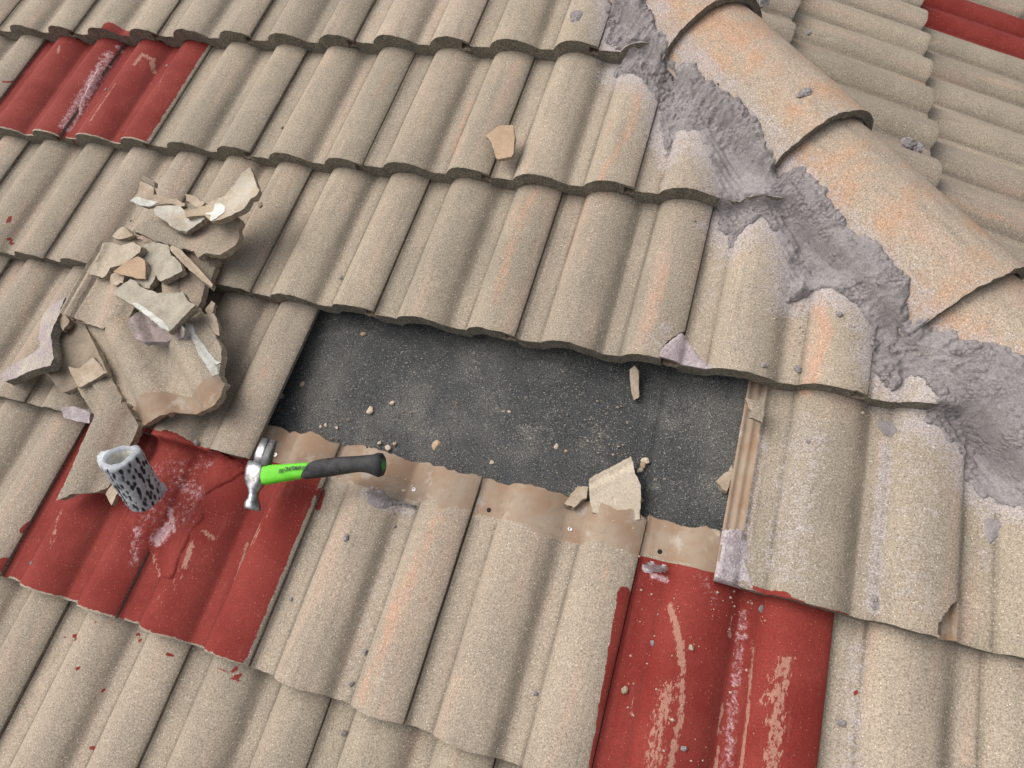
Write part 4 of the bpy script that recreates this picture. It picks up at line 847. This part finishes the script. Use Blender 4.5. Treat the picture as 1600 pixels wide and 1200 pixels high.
# ------------------------------------------------------------------ screws and nail holes in the bare tile heads
def metal(name, colr, rough=.4, noise=.3):
    s = NT(name); v, _ = s.coord(); g = s.noise(v, 60, 4, .7)
    col = s.mix(s.step(g, .4, .65, 0, noise), colr, (0.10, 0.09, 0.085))
    s.b.inputs['Specular IOR Level'].default_value = .5
    return s.out(col, s.math('ADD', rough, s.math('MULTIPLY', g, .3)), s.bump(s.noise(v, 200, 3, .6), .3, .001), 1.0)
M_STEEL = metal('worn_steel', (0.42, 0.42, 0.43), .30, .75); M_SCREW = metal('zinc_screw', (0.55, 0.53, 0.5), .35)
M_DARK = simple('dark_recess', (0.02, 0.018, 0.015), (0.03, 0.025, 0.02))
def lathe(name, prof_, mat, c, ax, parent=None, seg=20, smooth=True):
    """profile of (radius, height) turned about ax at c (roof frame)"""
    ax = np.array(ax, float); ax /= np.linalg.norm(ax); e1 = np.cross(ax, [.3, 1, .2]); e1 /= np.linalg.norm(e1); e2 = np.cross(ax, e1)
    V = [(r_ * math.cos(2 * math.pi * j / seg), r_ * math.sin(2 * math.pi * j / seg), z) for r_, z in prof_ for j in range(seg)]
    F = [[i * seg + j, i * seg + (j + 1) % seg, (i + 1) * seg + (j + 1) % seg, (i + 1) * seg + j] for i in range(len(prof_) - 1) for j in range(seg)]
    F.append(list(range(seg))[::-1]); n_ = len(prof_) - 1; F.append([n_ * seg + j for j in range(seg)])
    o = mesh(name, V, F, [mat], smooth=smooth, matrix=mat4([MW @ e1, MW @ e2, MW @ ax], W(c)))
    if parent is not None:
        mw = o.matrix_world.copy(); o.parent = parent; o.matrix_parent_inverse = parent.matrix_world.inverted(); o.matrix_world = mw
    return o
for x, y, key in ((431, 711, (4, 1)), (647, 765, (4, 2)), (891, 827, (4, 3))):
    p = drop(x, y)
    lathe('screw', [(.0042, 0), (.0046, .0012), (.0040, .0026), (.0022, .0028), (.0016, .0016)], M_SCREW, p, (.1, .1, 1), tiles1[key])
for x, y, key in ((764, 797, (4, 3)), (1031, 862, (4, 4))):
    p = drop(x, y)
    lathe('nail_hole', [(.0040, 0), (.0040, .0008), (.0030, .0010)], M_DARK, p, (0, 0, 1), tiles1[key])
# nail hole in the hip tile
hobj = [o for o in COL.objects if o.name.startswith('hip_tile')]
def on_hip(x, y, t1):
    d = ray(x, y); lo, hi = .3, 3.0
    for s_ in np.linspace(.5, 2.5, 2000):
        p = CAMP + d * s_; P = p - HO; l = P @ HA; t = P @ HD; h, wd_ = hip_h(l, t, t1)
        if abs(l) < wd_ and P @ HB < h: return p
    return CAMP + d
p = on_hip(1314, 357, ENDS[3]); lathe('nail_hole', [(.0050, -.001), (.0050, .0012), (.004, .0014)], M_DARK, p, p - (HO + HD * ((p - HO) @ HD)), hobj[2])
p = on_hip(1122, 133, ENDS[2]); lathe('nail_hole', [(.0035, -.001), (.0035, .0012), (.003, .0014)], M_DARK, p, p - (HO + HD * ((p - HO) @ HD)), hobj[1])
# ------------------------------------------------------------------ hammer
def loft(name, secs, mats, parent=None, seg=24, fm=None, cap=True, origin=None):
    """secs: list of (centre, axis a, axis b, half a, half b, power); all in the roof frame"""
    V = []; F = []; K = []
    for c, a, b, ha, hb, pw in secs:
        for j in range(seg):
            t = 2 * math.pi * j / seg; ct, st_ = math.cos(t), math.sin(t)
            x = math.copysign(abs(ct) ** (2 / pw), ct) * ha; y = math.copysign(abs(st_) ** (2 / pw), st_) * hb
            V.append(np.asarray(c) + np.asarray(a) * x + np.asarray(b) * y)
    n_ = len(secs)
    for i in range(n_ - 1):
        for j in range(seg):
            F.append([i * seg + j, i * seg + (j + 1) % seg, (i + 1) * seg + (j + 1) % seg, (i + 1) * seg + j]); K.append(0 if fm is None else fm(i, j))
    if cap: F.append(list(range(seg))[::-1]); K.append(K[0]); F.append([(n_ - 1) * seg + j for j in range(seg)]); K.append(K[-1])
    V = np.array(V); og = V.mean(0) if origin is None else origin
    o = mesh(name, V - og, F, mats, K, matrix=mat4([MW[:, 0], MW[:, 1], MW[:, 2]], W(og)))
    bm = __import__('bmesh').new(); bm.from_mesh(o.data); __import__('bmesh').ops.recalc_face_normals(bm, faces=bm.faces); bm.to_mesh(o.data); bm.free()
    if parent is not None:
        mw = o.matrix_world.copy(); o.parent = parent; o.matrix_parent_inverse = parent.matrix_world.inverted(); o.matrix_world = mw
    return o
def plastic(name, A, B, rough=.5, dirt=(0.1, .1, .1), da=.4):
    s = NT(name); v, _ = s.coord(); col = s.mix(s.step(s.noise(v, 40, 4, .6), .35, .65), A, B)
    col = s.mix(s.step(s.noise(v, 90, 4, .8), .60, .68, 0, da), col, dirt)
    return s.out(col, rough, s.bump(s.noise(v, 300, 3, .6), .3, .0008))
M_GREEN = plastic('bright_green_handle', (0.16, 0.62, 0.04), (0.13, 0.54, 0.03), .55, (0.20, .36, .12), .6)
M_BLACK = plastic('black_rubber_grip', (0.024, 0.024, 0.026), (0.050, 0.049, 0.048), .62, (0.17, .16, .145), .7)
M_STEELD = plastic('dark_steel', (0.09, 0.09, 0.092), (0.16, 0.155, 0.15), .45, (0.32, .31, .30), .8)  # darker tone for the right claw tine
hz = .052
hroot = bpy.data.objects.new('claw_hammer', None); COL.objects.link(hroot)
hc = at(410, 742, hz); hroot.matrix_world = mat4([MW[:, 0], MW[:, 1], MW[:, 2]], W(hc))
tagit(hroot, 'claw hammer with bright green and black handle lying across the red tile', 'hammer')
up = np.array([0, 0, 1.])
def hp(x, y, z=hz): return at(x, y, z)
# handle axis and head axis
A0, A1 = hp(416, 739), hp(590, 727, .046)
ha = (A1 - A0) / np.linalg.norm(A1 - A0); hs = np.cross(up, ha); hs /= np.linalg.norm(hs)
def hsec(x, y, half, thick, z=None, pw=2.6):
    t = (x - 416) / 174.; zz = hz - .006 * t if z is None else z
    return (hp(x, y, zz), hs, np.cross(ha, hs), half, thick, pw)
loft('handle_shaft', [hsec(408, 743, .0165, .0105), hsec(418, 742, .0180, .0110), hsec(440, 739.5, .0160, .0110), hsec(462, 736.5, .0145, .0110), hsec(478, 735, .0136, .0110), hsec(488, 734.5, .0134, .0110)], [M_GREEN], hroot)
def gsec(x, y, half, thick, sk=0.0, z=None):
    c, a, b, hh, tt, pw = hsec(x, y, half, thick, z)
    return (c, a + ha * sk, b, hh, tt, 2.3)
loft('grip', [gsec(480, 735, .0142, .0118, .62), gsec(486, 734, .0160, .0132, .5), gsec(496, 732.5, .0168, .0140, .2), gsec(512, 730.5, .0166, .0140), gsec(530, 728, .0160, .0136), gsec(548, 726, .0148, .0130), gsec(562, 724.8, .0142, .0128), gsec(574, 725, .0158, .0138), gsec(584, 726.5, .0185, .0158), gsec(591, 726.5, .0215, .0172), gsec(597, 725.5, .0200, .0165), gsec(599.5, 725, .0150, .013)], [M_BLACK], hroot)
loft('grip_end_cap', [gsec(599.0, 725, .0120, .0105), gsec(600.8, 724.8, .0095, .008)], [plastic('worn_grip_end', (0.05, 0.30, 0.04), (0.06, 0.055, 0.05), .6, (.08, .06, .05), .8)], hroot)
# head: axis from the claw tips to the striking face
H0, H1 = hp(424, 686, hz + .002), hp(394, 795, hz - .004)
hd = (H1 - H0) / np.linalg.norm(H1 - H0); hq = np.cross(up, hd); hq /= np.linalg.norm(hq)
def dsec(x, y, half, thick, z=hz, pw=3.0, a=None):
    return (hp(x, y, z), hq if a is None else a, np.cross(hd, hq), half, thick, pw)
loft('head', [dsec(403, 722, .0165, .0105, pw=4), dsec(401, 735, .0190, .0130, pw=4), dsec(399, 750, .0190, .0130, pw=4), dsec(397.5, 758, .0150, .0125, pw=3), dsec(396.5, 765, .0105, .0108, pw=2.2), dsec(396, 772, .0088, .0090, pw=2), dsec(395.5, 780, .0100, .0100, pw=2), dsec(394.8, 786, .0142, .0140, pw=2), dsec(394.2, 793, .0150, .0148, pw=2), dsec(394.0, 797, .0140, .0138, pw=2)], [M_STEEL], hroot)
loft('claw', [dsec(406, 727, .0115, .0105, pw=4), dsec(408, 712, .0108, .0092, z=hz + .004, pw=4), dsec(411.5, 699, .0092, .0070, z=hz + .004, pw=4), dsec(415.5, 685, .0066, .0034, z=hz - .004, pw=3)], [M_STEEL], hroot)
loft('claw', [dsec(413.5, 728, .0110, .0100, pw=4), dsec(417, 713, .0106, .0088, z=hz + .003, pw=4), dsec(422, 701, .0088, .0066, z=hz + .002, pw=4), dsec(428, 688, .0062, .0034, z=hz - .008, pw=3)], [M_STEELD], hroot)
# lettering on the green part
def text(body, x0, y0, x1, y1, size, zoff, parent, mat, bold=0.0):
    cu = bpy.data.curves.new('t', 'FONT'); cu.body = body; cu.size = size; cu.extrude = .0002; cu.offset = bold; cu.align_x = 'LEFT'
    to = bpy.data.objects.new('t', cu); COL.objects.link(to)
    dg = bpy.context.evaluated_depsgraph_get(); dg.update()
    me = bpy.data.meshes.new_from_object(to.evaluated_get(dg)); bpy.data.objects.remove(to)
    me.name = 'lettering'; me.materials.clear(); me.materials.append(mat)
    a = at(x0, y0, hz + zoff); b = at(x1, y1, hz + zoff); d = (b - a); L = np.linalg.norm(d); d /= L
    wd_ = max(v.co.x for v in me.vertices) or 1
    for v in me.vertices: v.co.x *= L / wd_
    n = up - d * (up @ d); n /= np.linalg.norm(n)
    o = bpy.data.objects.new('lettering', me); COL.objects.link(o)
    mw = mat4([MW @ d, MW @ np.cross(n, d), MW @ n], W(a)); o.matrix_world = mw
    o.parent = parent; o.matrix_parent_inverse = parent.matrix_world.inverted(); o.matrix_world = mw
    return o
M_INK = plastic('dark_print', (0.015, 0.05, 0.015), (0.02, 0.04, 0.015), .5)
text('CRAFTSMAN', 444, 736.2, 470.5, 733, .0098, .0122, hroot, M_INK, .0003)
text('|||||', 435, 737.6, 442.5, 736.8, .0080, .0122, hroot, M_INK, .0002)
text('|||||', 472, 733.4, 479.5, 732.6, .0080, .0122, hroot, M_INK, .0002)
# ------------------------------------------------------------------ paint roller sleeve
def roller():
    top = at(186, 713, .145); bot = at(229, 783, .052)
    ax = bot - top; L = np.linalg.norm(ax); ax /= L
    e1 = np.cross(ax, up); e1 /= np.linalg.norm(e1); e2 = np.cross(ax, e1)
    seg, rows = 72, 44; V = []; F = []; K = []
    def rad(t, f, r0):
        a = abs(math.cos(t)) ** 2.6 + abs(math.sin(t)) ** 2.6
        return r0 * (1 / a) ** (1 / 2.6) * (1 + .05 * math.sin(3 * t + 1) + .02 * math.sin(7 * t + f * 5))
    dots = []
    rr = random.Random(4)
    for i in range(15):
        for j in range(11):
            dots.append((2 * math.pi * (j + .5 * (i % 2) + rr.uniform(-.3, .3)) / 11, .08 + .86 * i / 14 + rr.uniform(-.02, .02), rr.uniform(.5, 1.1)))
    cav = []
    for i in range(rows + 1):
        f = i / rows; f2 = f
        for j in range(seg):
            t = 2 * math.pi * j / seg; r0 = .0335 * (1 - .10 * f) * (1 - .10 * max(0, 1 - f / .05) ** 2 - .14 * max(0, (f - .95) / .05) ** 2)
            r_ = rad(t, f, r0) + (vnoise(np.array(t * 6), np.array(f * 30), 5) - .5) * .0022
            d = 0
            for (dt, df, ds_) in dots:
                a_ = (t - dt + math.pi) % (2 * math.pi) - math.pi
                q = (a_ * .033 / .0031) ** 2 + ((f - df) * L / .0072) ** 2
                if q < 4: d = max(d, math.exp(-q) * ds_)
            V.append(top + ax * L * f2 + (e1 * math.cos(t) + e2 * math.sin(t)) * (r_ - .0035 * d)); cav.append(d)
    n0 = len(V)
    inner = [(0.0, .82), (-.004 / L, .72), (.004 / L, .60), (.25, .54), (.6, .54), (.96, .54)]
    for f, k in inner:
        for j in range(seg):
            t = 2 * math.pi * j / seg; V.append(top + ax * L * f + (e1 * math.cos(t) * 1.05 + e2 * math.sin(t)) * (rad(t, 0, .0335) * k + (vnoise(np.array(t * 4), np.array(f * 9), 8) - .5) * .003)); cav.append(0)
    for i in range(rows):
        for j in range(seg): F.append([i * seg + j, i * seg + (j + 1) % seg, (i + 1) * seg + (j + 1) % seg, (i + 1) * seg + j]); K.append(0)
    chain = [0] + [n0 + i * seg for i in range(len(inner))]
    for a, b in zip(chain[:-1], chain[1:]):
        for j in range(seg): F.append([a + (j + 1) % seg, a + j, b + j, b + (j + 1) % seg]); K.append(0 if a == 0 or a < n0 + 2 * seg else 1)
    la = rows * seg; lb = chain[-1]
    for j in range(seg): F.append([la + j, la + (j + 1) % seg, lb + (j + 1) % seg, lb + j]); K.append(0)
    s = NT('paint_caked_sleeve'); v, _ = s.coord()
    pr_, _, _ = s.attr('m1')
    col = s.mix(s.step(s.noise(v, 30, 4, .7), .4, .62), (0.45, 0.475, 0.495), (0.34, 0.355, 0.38))
    col = s.mix(s.step(s.noise(v, 48, 5, .8), .64, .72, 0, .6), col, (0.13, 0.115, 0.13))
    col = s.mix(s.step(pr_, .25, .55), col, (0.03, 0.032, 0.038))
    mt = s.out(col, .6, s.bump(s.noise(v, 220, 4, .7), .6, .0015))
    V = np.array(V); og = V.mean(0); m1 = np.zeros((len(V), 3)); m1[:, 0] = cav
    # the flank that rubbed on the roof is bare and dark
    tt = (V - top); side = tt @ e2
    m2 = np.zeros_like(m1)
    o = mesh('sleeve', V - og, F, [mt, M_WHITE], K, attrs=dict(m1=m1), matrix=mat4([MW[:, 0], MW[:, 1], MW[:, 2]], W(og)))
    root = bpy.data.objects.new('paint_roller', None); COL.objects.link(root); root.matrix_world = mat4([MW[:, 0], MW[:, 1], MW[:, 2]], W(bot))
    def par(o):
        mw = o.matrix_world.copy(); o.parent = root; o.matrix_parent_inverse = root.matrix_world.inverted(); o.matrix_world = mw
    par(o)
    # dried paint flap on the open end and the caked rim at the foot
    fl = shard('paint_flap', None, [(151, 712), (158, 706), (170, 703), (182, 709), (176, 722), (166, 736), (156, 730), (152, 722)], .138, (-.2, .0), (), mats=[M_PCAKE] * 3, seed=71, th=.010, jit=.0012); par(fl)
    for k in ('label', 'category', 'group'):
        if k in fl: del fl[k]
    fr_ = shard('paint_crust', None, [(240, 757), (249, 754), (256, 765), (250, 776), (241, 782), (236, 772)], .062, (.2, -.3), (), mats=[M_PCAKE] * 3, seed=72, th=.012, jit=.0015); par(fr_)
    for k in ('label', 'category', 'group'):
        if k in fr_: del fr_[k]
    tagit(root, 'short paint caked roller sleeve with dark pits standing tilted on the red tile', 'paint roller')
M_PCAKE = simple('pale_blue_grey_paint', (0.52, 0.55, 0.56), (0.42, 0.45, 0.47), 40, 300, .25, .7, .5, .002)
roller()

# mortar packed under the open lower end of each hip tile
for e in (1, 2, 3):
    t1 = ENDS[e] - .006; V = []; F = []; n_ = 26; m_ = 8
    for i in range(n_):
        a = -.80 + 1.86 * i / (n_ - 1); a = min(a, 1.0); wd_ = HW * .97; l = wd_ * math.sin(a * math.pi / 2)
        h, _ = hip_h(np.array(l * .93), np.array(t1), t1); h0 = float(h) - .014
        hl = -abs(l) * .30 - .02
        for j in range(m_):
            f = j / (m_ - 1); hh = h0 * (1 - f) + min(hl, h0 - .01) * f
            tt = t1 + (.012 * (fbm(np.array(i * .35), np.array(j * .5 + e * 7), 7, 3) - .6)) + .010 * f ** 2
            V.append(HO + HA * l * .93 + HD * float(tt) + HB * hh)
    for i in range(n_ - 1):
        for j in range(m_ - 1): F.append([i * m_ + j, i * m_ + j + 1, (i + 1) * m_ + j + 1, (i + 1) * m_ + j])
    V = np.array(V); top = V.reshape(n_, m_, 3); V, F, K, _ = shell(top, top - HD * .02, np.ones((n_ - 1, m_ - 1), bool))
    o = mesh('mortar_plug', V, F, [M_MORT], sm=(K != 1), matrix=mat4([MW[:, 0], MW[:, 1], MW[:, 2]], ORG))
    tagit(o, ['', 'mortar packed under the end of the topmost hip tile', 'mortar packed under the end of the hip tile with the mortar blob', 'mortar packed under the end of the hip tile with the nail hole'][e], 'mortar', 'mortar packed under the hip tiles')
